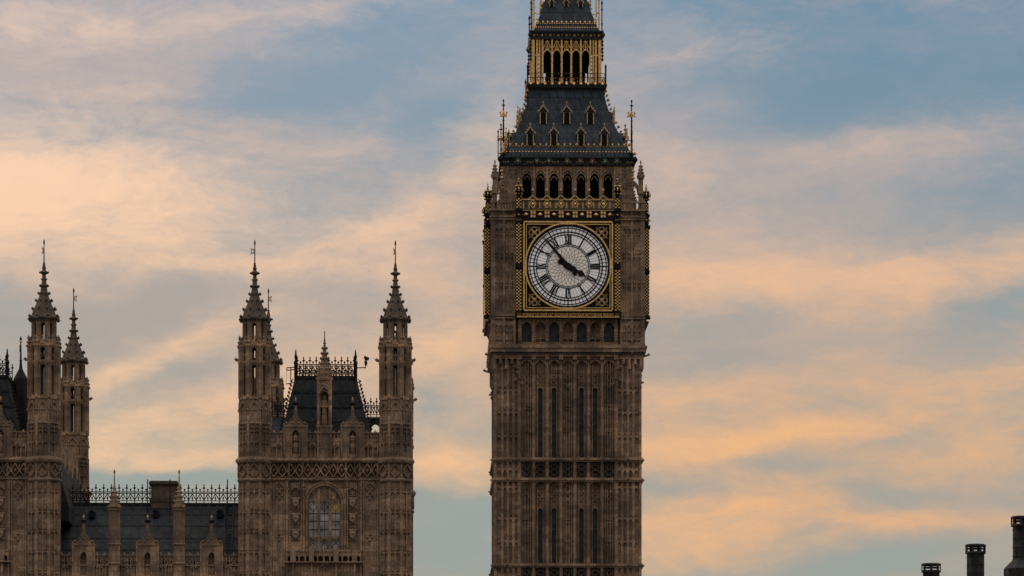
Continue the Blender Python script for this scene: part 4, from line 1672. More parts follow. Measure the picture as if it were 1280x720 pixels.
# ---- walls
m = MB()
yF = 0.62                              # front plane
zz0 = lambda py: ZP(py, yF)
XL, XR = xl + 0.3, xr - 0.3
zpar = ZP(541, yF)
wx0, wx1 = XP(384.5, yF), XP(426.5, yF)
wz0, wzs, wza = ZP(690, yF), ZP(628, yF), ZP(606.5, yF)
m.fb(XL, wx0, 0, zz0(600), -yF - 1.2, -yF)
m.fb(wx1, XR, 0, zz0(600), -yF - 1.2, -yF)
m.fb(XL, XR, zz0(600.2), zpar - 0.9, -yF - 1.2, -yF - 0.17)
m.fb(wx0, wx1, 0, wz0, -yF - 1.2, -yF + 0.002)
m.arch(wx0, wx1, wzs, wza, zz0(600.4), -yF - 1.2, -yF, 10, 82)
m.box(XL - 0.05, XR + 0.05, yF + 1.25, 23.0, 0, zpar - 1.5)      # body behind
for sx, xx in ((-1, xl), (1, xr)):                                # side walls with shafts
    for q in range(7):
        m.box(xx + sx * 0.25, xx + sx * 0.62, 3.2 + q * 2.9, 3.7 + q * 2.9, 0, zpar - 0.6)
    m.box(xx + sx * 0.22, xx + sx * 0.50, 1.6, 22.0, zpar - 1.2, zpar - 0.2)
    for q in range(24):
        m.box(xx + sx * 0.24, xx + sx * 0.46, 1.8 + q * 0.84, 2.3 + q * 0.84, zpar - 0.21, zpar + 0.35)
zz = lambda py: ZP(py, yF)
# mouldings round the window and pilaster strips
m.archrib(wx0, wx1, wzs, wza, 0.12, -yF - 0.3, -yF + 0.07, 10, 82)
m.archrib(wx0 - 0.16, wx1 + 0.16, wzs, wza + 0.17, 0.09, -yF - 0.1, -yF + 0.13, 10, 82)
for sx in (-1, 1):
    a = wx0 if sx < 0 else wx1
    for off_, w_, d in ((0.06, 0.06, 0.07), (0.20, 0.045, 0.13)):
        m.fb(a + sx * off_ - w_, a + sx * off_ + w_, wz0, wzs, -yF - 0.1, -yF + d)
for px, w_, d in ((338.5, 0.06, 0.10), (342.0, 0.04, 0.06), (356.0, 0.05, 0.12), (359.0, 0.09, 0.2), (362.2, 0.04, 0.10), (377.2, 0.05, 0.12), (379.5, 0.04, 0.2),
                  (431.8, 0.05, 0.12), (434.2, 0.04, 0.2), (448.2, 0.04, 0.10), (451.2, 0.09, 0.2), (454.4, 0.05, 0.12), (469.5, 0.04, 0.06), (472, 0.06, 0.1)):
    x = XP(px, yF)
    m.fb(x - w_, x + w_, zz(702) if 357 < px < 453 else 0, zz(601), -yF - 0.05, -yF + d)
    if d > 0.15:
        m.gem((x, yF - 0.14, zz(612)), 0.13, 0.18, 0.10)
        m.gem((x, yF - 0.14, zz(684)), 0.12, 0.12, 0.10)
        m.bar((x, yF - 0.14, zz(604)), (x, yF - 0.14, zz(609)), 0.16)
# flat panels with ornate heads and shield bases
for pa, pb in ((343.5, 354.8), (456.0, 468.5)):
    a, b = XP(pa, yF), XP(pb, yF)
    m.arch(a, b, zz(612), zz(605), zz(601), -yF, -yF + 0.09, 5)
    c = (a + b) / 2
    for r in range(5):
        for q in (-1, 0, 1):
            if (r + q) % 2 == 0: m.gem((c + q * 0.17, yF - 0.03, zz(608 + r * 4)), 0.10, 0.12, 0.09)
    for r in range(4):
        for q in range(-1, 2):
            if abs(q) + abs(r - 1) < 3 and (r + q) % 2 == 0: m.gem((c + q * 0.16, yF - 0.04, zz(668 + r * 3.6)), 0.11, 0.11, 0.10)
# sculpted shield panels
for pc in (369.6, 440.6):
    c = XP(pc, yF)
    for r in range(6):
        for q in (-1, 1): m.gem((c + q * 0.15, yF - 0.03, zz(605 + r * 3)), 0.10, 0.09, 0.08)
    m.arch(c - 0.3, c + 0.3, zz(616), zz(610), zz(603), -yF, -yF + 0.12, 4)
# strings and the frieze
for py, ex, t in ((575, 0.26, 0.13), (577.3, 0.16, 0.10), (572.8, 0.14, 0.10), (599, 0.22, 0.10), (601, 0.12, 0.08), (596.6, 0.10, 0.06)):
    m.fb(XL, XR, zz(py) - t * 0.5, zz(py) + t * 0.5, -yF - 0.4, -yF + ex)
for px in range(340, 474, 9):
    m.gem((XP(px, yF), yF - 0.26, zz(575.6)), 0.15, 0.15, 0.10)
    m.gem((XP(px + 4, yF), yF - 0.2, zz(600)), 0.10, 0.09, 0.08)
fr = [338, 356.5, 361, 378, 432.5, 448.5, 453, 472]
for px in (338, 361.0, 378.0, 432.5, 449.5, 472):
    x = XP(px, yF)
    m.fb(x - 0.06, x + 0.06, zz(598), zz(576), -yF - 0.2, -yF + 0.12)
nq = 13
for i in range(nq):
    c = XP(342.5 + i * 10.6, yF)
    for sx in (-1, 1):
        m.bar((c + sx * 0.27, yF - 0.06, zz(589)), (c, yF - 0.06, zz(596.5)), 0.06, 0.26)
        m.bar((c + sx * 0.27, yF - 0.06, zz(589)), (c, yF - 0.06, zz(580)), 0.05, 0.20)
    m.gem((c, yF - 0.02, zz(588)), 0.10, 0.15, 0.10)
    m.fb(c - 0.29, c - 0.255, zz(597), zz(578), -yF - 0.2, -yF + 0.05)
# balcony under the window
bz0, bz1 = zz(706), zz(690)
ba, bb = XP(357.5, yF), XP(452.5, yF)
m.fb(ba, bb, zz(722), zz(703.8), -yF - 0.1, -yF + 0.25)
m.fb(ba, bb, bz1 - 0.02, bz1 + 0.10, -yF - 0.1, -yF + 0.62)
m.fb(ba - 0.1, bb + 0.1, zz(704), zz(702.6), -yF - 0.1, -yF + 0.62)
for i in range(13):
    px = 359 + i * 92 / 12
    x = XP(px, yF)
    big = i in (1, 4, 8, 11)
    w_ = 0.17 if big else 0.045
    m.fb(x - w_, x + w_, zz(704), bz1 + (0.22 if big else 0.0), -yF + 0.1, -yF + 0.58 + (0.05 if big else 0))
    if big:
        m.poly([(x - 0.17, bz1 + 0.2), (x, bz1 + 0.42), (x + 0.17, bz1 + 0.2)], -yF + 0.3, -yF + 0.63)
        m.fb(x - 0.06, x + 0.06, 0, zz(705), -yF, -yF + 0.5)
    if i < 12:
        xn = XP(359 + (i + 1) * 92 / 12, yF)
        m.arch(x + 0.04, xn - 0.04, zz(698), zz(695.5), zz(691), -yF + 0.4, -yF + 0.55, 3)
    m.fb(x - 0.05, x + 0.05, 0, zz(704), -yF - 0.05, -yF + 0.33)
for a, b in ((389, 398), (402, 411), (415, 424)):
    m.arch(XP(a, yF), XP(b, yF), zz(710), zz(706), zz(703), -yF + 0.2, -yF + 0.4, 4)
# attic above the frieze with tall ribs
m.fb(XL, XR, zpar - 0.95, zz(548), -yF - 0.5, -yF - 0.03)
for px in range(340, 474, 6):
    if abs(px - 369.6) < 8 or abs(px - 440.8) < 8: continue
    x = XP(px, yF)
    m.fb(x - 0.035, x + 0.035, zz(572), zz(549.5), -yF - 0.1, -yF + 0.03)
build('wall', m, M_PS, pav)

# darker stone panels behind the shields, shields themselves
first = None
for pc in (369.6, 440.6):
    for i, py in enumerate((628, 647.5, 667.5)):
        if first is None:
            q = MB()
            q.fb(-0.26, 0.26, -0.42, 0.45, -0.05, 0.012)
            q.mat = 1
            q.poly([(-0.19, 0.20), (0.19, 0.20), (0.19, -0.12), (0.0, -0.34), (-0.19, -0.12)], 0.0, 0.17)
            q.fb(-0.24, 0.24, 0.22, 0.32, 0.0, 0.14)
            q.fb(-0.24, 0.24, -0.42, -0.36, 0.0, 0.10)
            for sx in (-1, 1):
                q.gem((sx * 0.21, -0.08, 0.26), 0.09, 0.1)
                q.gem((sx * 0.16, -0.08, -0.30), 0.07, 0.1)
            q.gem((0, -0.19, 0.04), 0.08, 0.12, 0.05)
            ob = first = build('carved_shield', q, [M_PD, M_PS], pav)
        else:
            ob = first.copy(); COL.objects.link(ob)
        ob.location = (XP(pc, yF), yF, ZP(py, yF))

# window
m = MB()
wc = (wx0 + wx1) / 2
ww = wx1 - wx0
yw = yF + 0.22
ztr = zz(672)
for i in range(4):
    x = wx0 + ww * i / 3
    if i in (1, 2):
        m.fb(x - 0.075, x + 0.075, wz0, zz(609), -yw - 0.1, -yw + 0.13)
    else:
        m.fb(x - 0.09, x + 0.09, wz0, wzs, -yw - 0.1, -yw + 0.09)
m.fb(wx0, wx1, ztr - 0.07, ztr + 0.07, -yw - 0.1, -yw + 0.085)
m.fb(wx0, wx1, wz0 - 0.05, wz0 + 0.06, -yw - 0.1, -yw + 0.28)
for i in range(3):
    a = wx0 + ww * i / 3 + 0.08
    b = wx0 + ww * (i + 1) / 3 - 0.08
    m.arch(a, b, zz(631), zz(625.5), zz(624.2), -yw - 0.08, -yw + 0.06, 5)
    m.arch(a, b, zz(678.5), zz(674.5), ztr, -yw - 0.08, -yw + 0.06, 4)
    c = (a + b) / 2
    zu = zz(624)
    m.fb(a - 0.06, b + 0.06, zu - 0.02, zz(609.5 if i == 1 else 614.5), -yw - 0.08, -yw + 0.01)
    for sx in (-1, 1):
        m.archrib(c + sx * 0.17 - 0.11, c + sx * 0.17 + 0.11, zz(617), zz(613.5), 0.05, -yw, -yw + 0.075, 4)
        m.fb(c + sx * 0.33 - 0.03, c + sx * 0.33 + 0.03, zu, zz(613), -yw, -yw + 0.06)
    if i == 1:
        m.archrib(c - 0.2, c + 0.2, zz(611), zz(606.8), 0.05, -yw, -yw + 0.07, 4)
    m.bar((c, yw - 0.04, zu), (c, yw - 0.04, zz(612 if i != 1 else 607.5)), 0.05)
    for sx in (-1, 1):
        m.bar((c + sx * 0.33, yw - 0.03, zu + 0.05), (c + sx * 0.05, yw - 0.03, zu + 0.5), 0.045)
fr_ = build('arched_window', m, M_PS, pav)
m = MB()
cv = m.curve(wx0 - 0.02, wx1 + 0.02, wzs, wza + 0.02, 10, 82)
m.poly([(wx0 - 0.02, wz0)] + cv + [(wx1 + 0.02, wz0)], -yw - 0.06, -yw - 0.03)
gl = build('glazing', m, M_PG, fr_)
m = MB()
for i in range(3):
    a = wx0 + ww * i / 3 + 0.08
    b = wx0 + ww * (i + 1) / 3 - 0.08
    c = (a + b) / 2
    m.bar((c, yw + 0.02, wz0), (c, yw + 0.02, zz(626)), 0.022)
    for py in (641.5, 651, 661.5):
        m.bar((a, yw + 0.02, zz(py)), (b, yw + 0.02, zz(py)), 0.035)
    for zc_ in (zz(633.5), zz(683)):
        for s2 in (-1, 1):
            m.bar((c - 0.24, yw + 0.02, zc_), (c, yw + 0.02, zc_ + s2 * 0.30), 0.028)
            m.bar((c + 0.24, yw + 0.02, zc_), (c, yw + 0.02, zc_ + s2 * 0.30), 0.028)
build('leading', m, M_BK, fr_)
m = MB()
a, b = wx0 + ww * 2 / 3 + 0.07, wx1 - 0.12
m.poly([(a, zz(640)), (b + 0.05, zz(640)), (b + 0.05, zz(626)), (a, zz(626))], -yw - 0.04, -yw - 0.015)
m.poly([(a + 0.03, zz(623)), (a + 0.27, zz(623)), (a + 0.27, zz(617)), (a + 0.15, zz(613.8)), (a + 0.03, zz(617))], -yw - 0.02, -yw + 0.03)
ob = build('amber_pane', m, M_AG, fr_)

# parapet with merlons, statue gables, central niche
m = MB()
yp = yF + 0.02
edges = [337, 348.0, 349.8, 354.5, 384.8, 389.6, 391.4, 396.2, 415.2, 419.2, 421.0, 426.2, 455.4, 461.0, 462.8, 475]
for a, b in ((337, 347.6), (350.0, 355.4), (384.0, 389.4), (391.6, 397), (414.4, 419.0), (421.2, 427.0), (454.8, 460.8), (463.0, 475)):
    x0, x1 = XP(a, yp), XP(b, yp)
    zb_, zt_ = ZP(550.5, yp), ZP(541.5, yp)
    for xx in (x0, x1 - 0.06): m.fb(xx, xx + 0.06, zb_, zt_, -yp - 0.3, -yp - 0.01)
    m.fb(x0, x1, (zb_ + zt_) / 2 - 0.025, (zb_ + zt_) / 2 + 0.03, -yp - 0.3, -yp - 0.015)
    for e0, e1 in ((zb_, (zb_ + zt_) / 2), ((zb_ + zt_) / 2, zt_)):
        m.bar((x0, yp + 0.14, e0), (x1, yp + 0.14, e1), 0.06, 0.2)
        m.bar((x1, yp + 0.14, e0), (x0, yp + 0.14, e1), 0.06, 0.2)
    m.fb(x0 - 0.03, x1 + 0.03, ZP(541.5, yp), ZP(540.2, yp), -yp - 0.40, -yp + 0.05)
    c = (x0 + x1) / 2
    m.gem((c, yp + 0.15, ZP(539.5, yp)), 0.10, 0.14)
m.fb(XP(337, yp), XP(475, yp), ZP(552, yp), ZP(550.4, yp), -yp - 0.4, -yp + 0.05)
for px in (348.8, 390.5, 420.1, 461.9):
    c = XP(px, yp)
    m.arch(c - 0.2, c + 0.2, ZP(560, yp), ZP(555.5, yp), ZP(552.5, yp), -yp, -yp + 0.07, 4)
    for sx in (-1, 1):
        m.gem((c + sx * 0.12, yp - 0.03, ZP(557, yp)), 0.09, 0.1, 0.08)
build('parapet', m, M_PS, pav)


def gable_mesh(hw, zb, ze, zg, zt, niche_top, niche_bot, nw):
    """Stone gable with a niche, an ogee top and a slender pinnacle; local x = 0 centre, front at y = 0."""
    m = MB()
    m.fb(-hw, -nw, zb, ze, -0.55, 0.16)
    m.fb(nw, hw, zb, ze, -0.55, 0.16)
    m.fb(-nw, nw, zb, niche_bot, -0.55, 0.18)
    m.fb(-nw, nw, niche_bot, ze, -0.55, -0.32)
    m.arch(-nw, nw, niche_top - 0.3, niche_top, ze, -0.5, 0.155, 5)
    m.fb(-hw - 0.05, hw + 0.05, ze - 0.06, ze + 0.07, -0.58, 0.21)
    for sx in (-1, 1):
        m.fb(sx * (hw - 0.06), sx * (hw + 0.03), zb, ze + 0.18, -0.2, 0.23)
        m.fb(sx * (nw + 0.02), sx * (nw + 0.10), zb + 0.1, niche_top - 0.2, 0, 0.22)
        m.gem((sx * hw * 0.82, -0.1, ze + 0.2), 0.09, 0.14)
    n = 6
    for i in range(n):
        t0, t1 = i / n, (i + 1) / n
        w0, w1 = hw * 0.66 * (1 - t0) ** 2.0 + 0.11, hw * 0.66 * (1 - t1) ** 2.0 + 0.11
        z0, z1 = ze + 0.05 + (zg - ze) * t0, ze + 0.05 + (zg - ze) * t1
        m.poly([(-w0, z0), (w0, z0), (w1, z1), (-w1, z1)], -0.35, 0.12)
        for sx in (-1, 1): m.gem((sx * (w0 + 0.02), -0.05, z0 + 0.05), 0.08, 0.10)
    for q in (-0.2, 0.0, 0.2): m.gem((q, -0.14, ze + 0.2 + (0.15 if q == 0 else 0)), 0.07, 0.08, 0.05)
    m.lathe([(0.15, zg - 0.1), (0.10, zg + (zt - zg) * 0.45), (0.06, zt - 0.55)], 6, 0, 0.1)
    m.mat = 1
    m.lathe([(0.06, zt - 0.56), (0.20, zt - 0.46), (0.20, zt - 0.38), (0.07, zt - 0.28)], 8, 0, 0.1)
    m.mat = 2
    m.lathe([(0.05, zt - 0.29), (0.07, zt - 0.18), (0.02, zt)], 6, 0, 0.1)
    return m


gm = gable_mesh(14.4 * K, ZP(572.5, yp), ZP(533, yp), ZP(521, yp), ZP(496, yp), ZP(538, yp), ZP(567.5, yp), 0.21)
for i, px in enumerate((369.6, 440.8)):
    if i == 0:
        gb = ob = build('gable', gm, [M_PS, M_BK, M_GD], pav)
        sta = build('statue', statue_mesh(1.42), M_PS, gb, True)
        sta.location = (0, 0.10, ZP(567, yp))
    else:
        ob = copy_tree(gb, pav)
    ob.location = (XP(px, yp), yp, 0)

# central niche with statue and crocketed spirelet
m = MB()
cx = XP(405.6, yp)
hw = 9.0 * K
zb, zt = ZP(573, yp), ZP(474, yp)
m.fb(-hw, -0.27, zb, zt, -0.9, 0.12)
m.fb(0.27, hw, zb, zt, -0.9, 0.12)
m.fb(-0.28, 0.28, zb, ZP(532, yp), -0.9, 0.16)
m.fb(-0.28, 0.28, ZP(532, yp), zt, -0.9, -0.38)
m.arch(-0.28, 0.28, ZP(495, yp), ZP(489, yp), zt - 0.002, -0.5, 0.11, 5)
m.archrib(-0.30, 0.30, ZP(493, yp), ZP(485, yp), 0.08, 0.05, 0.24, 5)
for py, e in ((541, 0.12), (533, 0.07), (474, 0.08), (560, 0.05)):
    m.fb(-hw - e, hw + e, ZP(py, yp) - 0.06, ZP(py, yp) + 0.06, -0.6, 0.16 + e * 0.5)
for sx in (-1, 1):
    m.fb(sx * (hw - 0.11), sx * (hw + 0.015), zb, zt + 0.1, -0.2, 0.19)
    crocket_spire(m, sx * (hw - 0.06), -0.05, zt, ZP(464, yp), 0.09, 4, 3, 0.05)
for q in range(6): m.gem((((q % 2) - 0.5) * 0.3, -0.12, ZP(477 + q * 2, yp)), 0.09, 0.1, 0.06)
m.gem((0, -0.2, ZP(482, yp)), 0.10, 0.2, 0.08)
crocket_spire(m, 0, 0.3, ZP(476, yp), ZP(424, yp), 0.46, 8, 8, 0.10)
m.lathe([(0.05, ZP(427, yp)), (0.03, ZP(414.5, yp))], 6, 0, 0.3)
m.gem((0, 0.3, ZP(414.5, yp)), 0.05, 0.10)
cn = build('niche_pinnacle', m, M_PS, pav)
cn.location = (cx, yp, 0)
s2 = build('statue', statue_mesh(1.95), M_PS, cn, True)
s2.location = (0, 0.10, ZP(531.5, yp))
s2.scale = (0.70, 0.70, 1.0)

# mansard roof with seams
y0, y1 = 1.5, 3.4
zb, zt = ZP(549, y0), ZP(473, y1)
b0, b1 = XP(352, y0), XP(462.5, y0)
t0, t1 = XP(369.8, y1), XP(444.4, y1)
yb, yt = 9.5, 7.6
m = MB()
m.add([(b0, y0, zb), (b1, y0, zb), (b1, yb, zb), (b0, yb, zb), (t0, y1, zt), (t1, y1, zt), (t1, yt, zt), (t0, yt, zt)],
      [(0, 1, 5, 4), (1, 2, 6, 5), (2, 3, 7, 6), (3, 0, 4, 7), (4, 5, 6, 7), (0, 3, 2, 1)])
lerp = lambda a, b, t: a + (b - a) * t
for i in range(0, 8):
    t = i / 7
    m.bar((lerp(b0, b1, t), y0 - 0.01, zb), (lerp(t0, t1, t), y1 - 0.01, zt), 0.09, 0.10)
for q in (0.28, 0.52, 0.76, 0.985):
    m.bar((lerp(b0, t0, q), lerp(y0, y1, q), lerp(zb, zt, q)), (lerp(b1, t1, q), lerp(y0, y1, q), lerp(zb, zt, q)), 0.06, 0.08)
m.box(t0 - 0.1, t1 + 0.1, y1 - 0.1, yt + 0.1, zt - 0.02, zt + 0.12)
for x, y, bx, by in ((t0, y1, b0, y0), (t1, y1, b1, y0)):
    m.bar((bx, by, zb), (x, y, zt), 0.14, 0.14)
roof = build('mansard_roof', m, M_PR, pav)
for (xa, xb, sx) in ((b0, t0, -1), (b1, t1, 1)):
    m = MB()
    for i in range(14):
        q = (i + 2.2) / 16.5
        x, y, z_ = lerp(xa, xb, q), lerp(y0, y1, q), lerp(zb, zt, q)
        m.bar((x, y, z_), (x + sx * 0.20, y, z_ + 0.10), 0.05)
        m.gem((x + sx * 0.22, y, z_ + 0.13), 0.09, 0.11)
        m.gem((x + sx * 0.13, y, z_ + 0.24), 0.05, 0.06)
    x = xb
    m.lathe([(0.13, zt - 0.3), (0.13, zt + 0.9), (0.17, zt + 1.0), (0.07, zt + 1.2), (0.10, zt + 1.35), (0.03, zt + 1.9)], 6, x, y1)
    m.gem((x, y1, zt + 1.45), 0.13, 0.13)
    m.gem((x, y1, zt + 1.1), 0.15, 0.12)
    build('hip_crockets', m, M_BK, roof)


def cresting(m, xa, xb, y, z0, h, step=0.435, th=0.056):
    """Cast-iron ridge cresting: rails, teardrop lattice, alternating tall and short fleurons."""
    n = max(1, round((xb - xa) / step))
    st_ = (xb - xa) / n
    r1, r2, r3 = z0 + h * 0.02, z0 + h * 0.10, z0 + h * 0.60
    for r in (r1, r3, r3 - 0.10):
        m.bar((xa, y, r), (xb, y, r), th, th)
    m.bar((xa, y, r2 + 0.06), (xb, y, r2 + 0.06), th * 0.8, th)
    for i in range(n + 1):
        x = xa + i * st_
        m.bar((x, y, z0), (x, y, z0 + h * 0.92), th, th)
        m.gem((x, y, z0 + h * 0.93), 0.05, 0.13)
        m.bar((x - 0.10, y, z0 + h * 0.80), (x + 0.10, y, z0 + h * 0.80), 0.06)
        m.gem((x, y, z0 + h * 0.80), 0.085, 0.12)
        if i == n: break
        c = x + st_ / 2
        m.bar((c, y, r3), (c, y, z0 + h * 0.72), th, th)
        m.gem((c, y, z0 + h * 0.72), 0.085, 0.085)
        for sx in (-1, 1):
            m.bar((x if sx < 0 else x + st_, y, r2 + 0.12), (c, y, r3 - 0.14), th * 1.1, th)
        m.bar((c, y, r2 + 0.06), (c, y, r2 + 0.24), th, th)
        m.gem((c, y, r2 + 0.25), 0.075, 0.10)
        m.gem((x, y, r3 - 0.2), 0.06, 0.09)


m = MB()
cresting(m, t0 + 0.1, t1 - 0.1, y1 + 0.02, zt + 0.12, 1.32)
build('ridge_cresting', m, M_BK, roof)
m = MB()
cresting(m, t0 + 0.1, t1 - 0.1, yt - 0.02, zt + 0.12, 1.32)
build('ridge_cresting', m, M_BK, roof)
# guard rail and cable on the left hip
m = MB()
xg = XP(358.5, y1)
for a, b in (((t0 - 0.1, y1, ZP(459.3, y1)), (xg, y1, ZP(459.8, y1))), ((xg, y1, ZP(459.8, y1)), (xg, y1, ZP(463, y1))), ((xg, y1, ZP(463, y1)), (t0 - 0.1, y1, ZP(462.2, y1))),
             ((XP(363.5, y1), y1, ZP(460, y1)), (XP(363.5, y1), y1, ZP(476, y1))), ((XP(358, y1), y1, ZP(480, y1)), (XP(364, y1), y1, ZP(479, y1)))):
    m.bar(a, b, 0.06)
m.bar((xg, y1, ZP(463, y1)), (XP(357.5, y1), y1, ZP(482, y1)), 0.02)
build('guard_rail', m, M_BK, roof)

# lower roof behind, its cresting and the arched screen beside it
m = MB()
yb0, yb1 = 11.0, 13.0
z0_, z1_ = ZP(556, yb0), ZP(522, yb1)
xa, xb = XP(339, yb0), XP(462.5, yb0)
m.add([(xa, yb0, z0_), (xb, yb0, z0_), (xb, 20, z0_), (xa, 20, z0_), (xa, yb1, z1_), (xb, yb1, z1_), (xb, 18, z1_), (xa, 18, z1_)],
      [(0, 1, 5, 4), (1, 2, 6, 5), (2, 3, 7, 6), (3, 0, 4, 7), (4, 5, 6, 7), (0, 3, 2, 1)])
a, b = XP(464.0, yb1), XP(474.5, yb1)
m.fb(XP(462.4, yb1), a, z0_, z1_, -yb1 - 0.3, -yb1)
m.fb(b, XP(478, yb1), z0_, z1_, -yb1 - 0.3, -yb1)
m.arch(a, b, ZP(536, yb1), ZP(530, yb1), z1_, -yb1 - 0.3, -yb1, 5, 80)
m.fb(a, b, z0_, ZP(541, yb1), -yb1 - 0.3, -yb1)
br_ = build('rear_roof', m, M_PR, pav)
m = MB()
cresting(m, xa, XP(478, yb1), yb1 - 0.1, z1_, 1.36, 0.40)
for i in range(int((XP(478, yb1) - xa) / 0.2)):
    m.bar((xa + i * 0.2, yb1 - 0.1, z1_ + 0.5), (xa + i * 0.2, yb1 - 0.1, z1_ + 0.85), 0.04)
build('ridge_cresting', m, M_BK, br_)
# lead-capped roof finials at the inner corner
m = MB()
xf = XP(20.5 + 440 - 2.0, 6)
m.lathe([(1.15, ZP(552, 6)), (0.95, ZP(520, 6)), (0.50, ZP(475, 6)), (0.12, ZP(462, 6)), (0.07, ZP(452, 6)), (0.035, ZP(424, 6))], 8, 0, 0)
m.gem((0, 0, ZP(425, 6)), 0.09, 0.22)
m.gem((0, 0, ZP(452, 6)), 0.12, 0.14)
m.mat = 1
m.box(-0.10, 0.0, -0.02, 0.02, ZP(441, 6), ZP(432, 6))
m.gem((0, 0, ZP(428, 6)), 0.11, 0.12)
rear_finial = m

# second pavilion (left): a copy with its own label
pav2 = copy_tree(pav)
pav2.location = (OX - 440 * K * math.cos(TURN), PY - 440 * K * math.sin(TURN), 0)
pav2['label'] = 'second gothic stone pavilion, cut off by the picture edge, turrets beside a dark roof'
ob = build('roof_finial', rear_finial, [M_BK, M_GD], pav2)
ob.location = (XP(26 + 440 - 9, 6), 6, 0)
m = MB()
xs0, xs1 = xr + 0.2, xr + 1.5
za_, zb_ = ZP(566, 12), ZP(650, 12)
m.add([(xs0, 2.2, za_), (xs1, 2.2, zb_), (xs1, 21.2, zb_), (xs0, 21.2, za_), (xs0, 2.2, zb_ - 1), (xs1, 2.2, zb_ - 1), (xs1, 21.2, zb_ - 1), (xs0, 21.2, zb_ - 1)],
      [(0, 1, 2, 3), (0, 4, 5, 1), (1, 5, 6, 2), (2, 6, 7, 3), (3, 7, 4, 0), (4, 7, 6, 5)])
build('side_roof', m, M_PR, pav2)

# security camera on the mansard (right)
sc_ = thing('security_camera', 'small security camera on a bracket arm above the steep crested pavilion roof', 'security camera', (0, 0, 0), 0)
bx, by = t1 + 0.12, y1
zz_ = ZP(459.7, y1)
loc = Matrix.Translation((OX, PY, 0)) @ rz(TURN) @ Vector((bx, by, zz_))
sc_.location = loc
sc_.rotation_euler = (0, 0, TURN)
kk = (PY + y1) / F
m = MB()
m.bar((0, 0, 0), (10.3 * kk, 0, 0.02), 0.06)
m.bar((10.3 * kk, 0, -0.05), (10.3 * kk, 0, 3.0 * kk), 0.05)
m.box(-0.08, 0.0, -0.07, 0.07, -0.1, 0.1)
build('arm', m, M_BK, sc_)
m = MB()
m.lathe([(0.06, 0), (0.10, 0.12), (0.11, 0.28), (0.05, 0.36)], 8, 10.6 * kk, 0)
o = build('mount', m, M_GY, sc_)
o.location = (0, 0, 2.6 * kk)
m = MB()
m.bar((8.7 * kk, -0.05, 13.0 * kk), (14.3 * kk, 0.0, 10.4 * kk), 0.16, 0.15)
m.bar((8.4 * kk, -0.05, 13.5 * kk), (14.0 * kk, 0.0, 11.1 * kk), 0.18, 0.03)
m.gem((10.8 * kk, 0, 10.4 * kk), 0.10, 0.14)
build('housing', m, M_GY, sc_)

# ================================================================== range between the pavilions
RX0 = 185.0
ROX = (RX0 - 640) * K
rY = PY + 0.9 - (406 - RX0) * K * math.sin(TURN)
rng = thing('palace_range', 'low stone palace range with dark iron roof between the two pavilions', 'palace', (ROX, rY, 0), TURN)
PY_keep = PY


def XR_(px, y=0.0):
    return (px - 640) * (rY + y) / F - ROX + 0.0218 * y


def ZR(py, y=0.0):
    return ZC + (HOR - py) * (rY + y) / F


m = MB()
xa, xb = XR_(70), XR_(301)
m.box(xa, xb, 0.0, 16, 0, ZR(706))
for i in range(60):
    x = xa + (xb - xa) * i / 59
    m.fb(x - 0.035, x + 0.035, 0, ZR(708), -0.1, 0.08)
m.fb(xa, xb, ZR(707.5), ZR(706.2), -0.5, 0.14)
build('wall', m, M_PS, rng)
m = MB()
cen = (104.7, 184.5, 264.5)
but = (143.3, 224.0)
segs = [(72, 81.2), (83.6, 90.6), (118.8, 122.8), (125.4, 135.8), (150.8, 160.2), (162.6, 170.6), (198.6, 202.8), (205.4, 216.4), (231.4, 241.6), (244, 250.6), (278.6, 283.6), (286, 298)]
for a, b in segs:
    x0, x1 = XR_(a), XR_(b)
    c = (x0 + x1) / 2
    zb_, zt_ = ZR(706), ZR(694.5)
    for xx in (x0, x1 - 0.06): m.fb(xx, xx + 0.06, zb_, zt_, -0.3, -0.003)
    m.fb(x0, x1, (zb_ + zt_) / 2 - 0.03, (zb_ + zt_) / 2 + 0.03, -0.3, -0.006)
    for e0, e1 in ((zb_, (zb_ + zt_) / 2), ((zb_ + zt_) / 2, zt_)):
        m.bar((x0, 0.14, e0), (x1, 0.14, e1), 0.07, 0.2)
        m.bar((x1, 0.14, e0), (x0, 0.14, e1), 0.07, 0.2)
    m.fb(x0 - 0.04, x1 + 0.04, ZR(694.5), ZR(693.2), -0.4, 0.06)
    m.gem((c, 0.17, ZR(692.5)), 0.10, 0.14)
for px in (82.4, 124.1, 161.4, 204.1, 242.8, 284.8):
    c = XR_(px)
    m.arch(c - 0.2, c + 0.2, ZR(711.5), ZR(708.5), ZR(705.8), 0.0, 0.12, 4)
    for sx in (-1, 1): m.gem((c + sx * 0.13, -0.1, ZR(709.5)), 0.09, 0.1, 0.08)
m.fb(xa, xb, ZR(707), ZR(705.6), -0.38, -0.02)
build('parapet', m, M_PS, rng)
# roof
m = MB()
ry0, ry1 = 0.9, 6.0
zb, zt = ZR(702, ry0), ZR(631, ry1)
a0, a1 = XR_(62, ry0), XR_(310, ry0)
m.add([(a0, ry0, zb), (a1, ry0, zb), (a1, ry1, zt), (a0, ry1, zt), (a0, 11, zb), (a1, 11, zb)], [(0, 1, 2, 3), (3, 2, 5, 4), (0, 3, 4), (1, 5, 2), (0, 4, 5, 1)])
for i in range(24):
    x = lerp(a0, a1, i / 23)
    m.bar((x, ry0, zb), (x, ry1 - 0.02, zt), 0.08, 0.09)
for q in (0.2, 0.4, 0.62, 0.82):
    m.bar((a0, lerp(ry0, ry1, q), lerp(zb, zt, q)), (a1, lerp(ry0, ry1, q), lerp(zb, zt, q)), 0.05, 0.07)
m.box(a0, a1, ry1 - 0.12, ry1 + 0.12, zt - 0.03, zt + 0.1)
rf = build('roof', m, M_PR, rng)
m = MB()
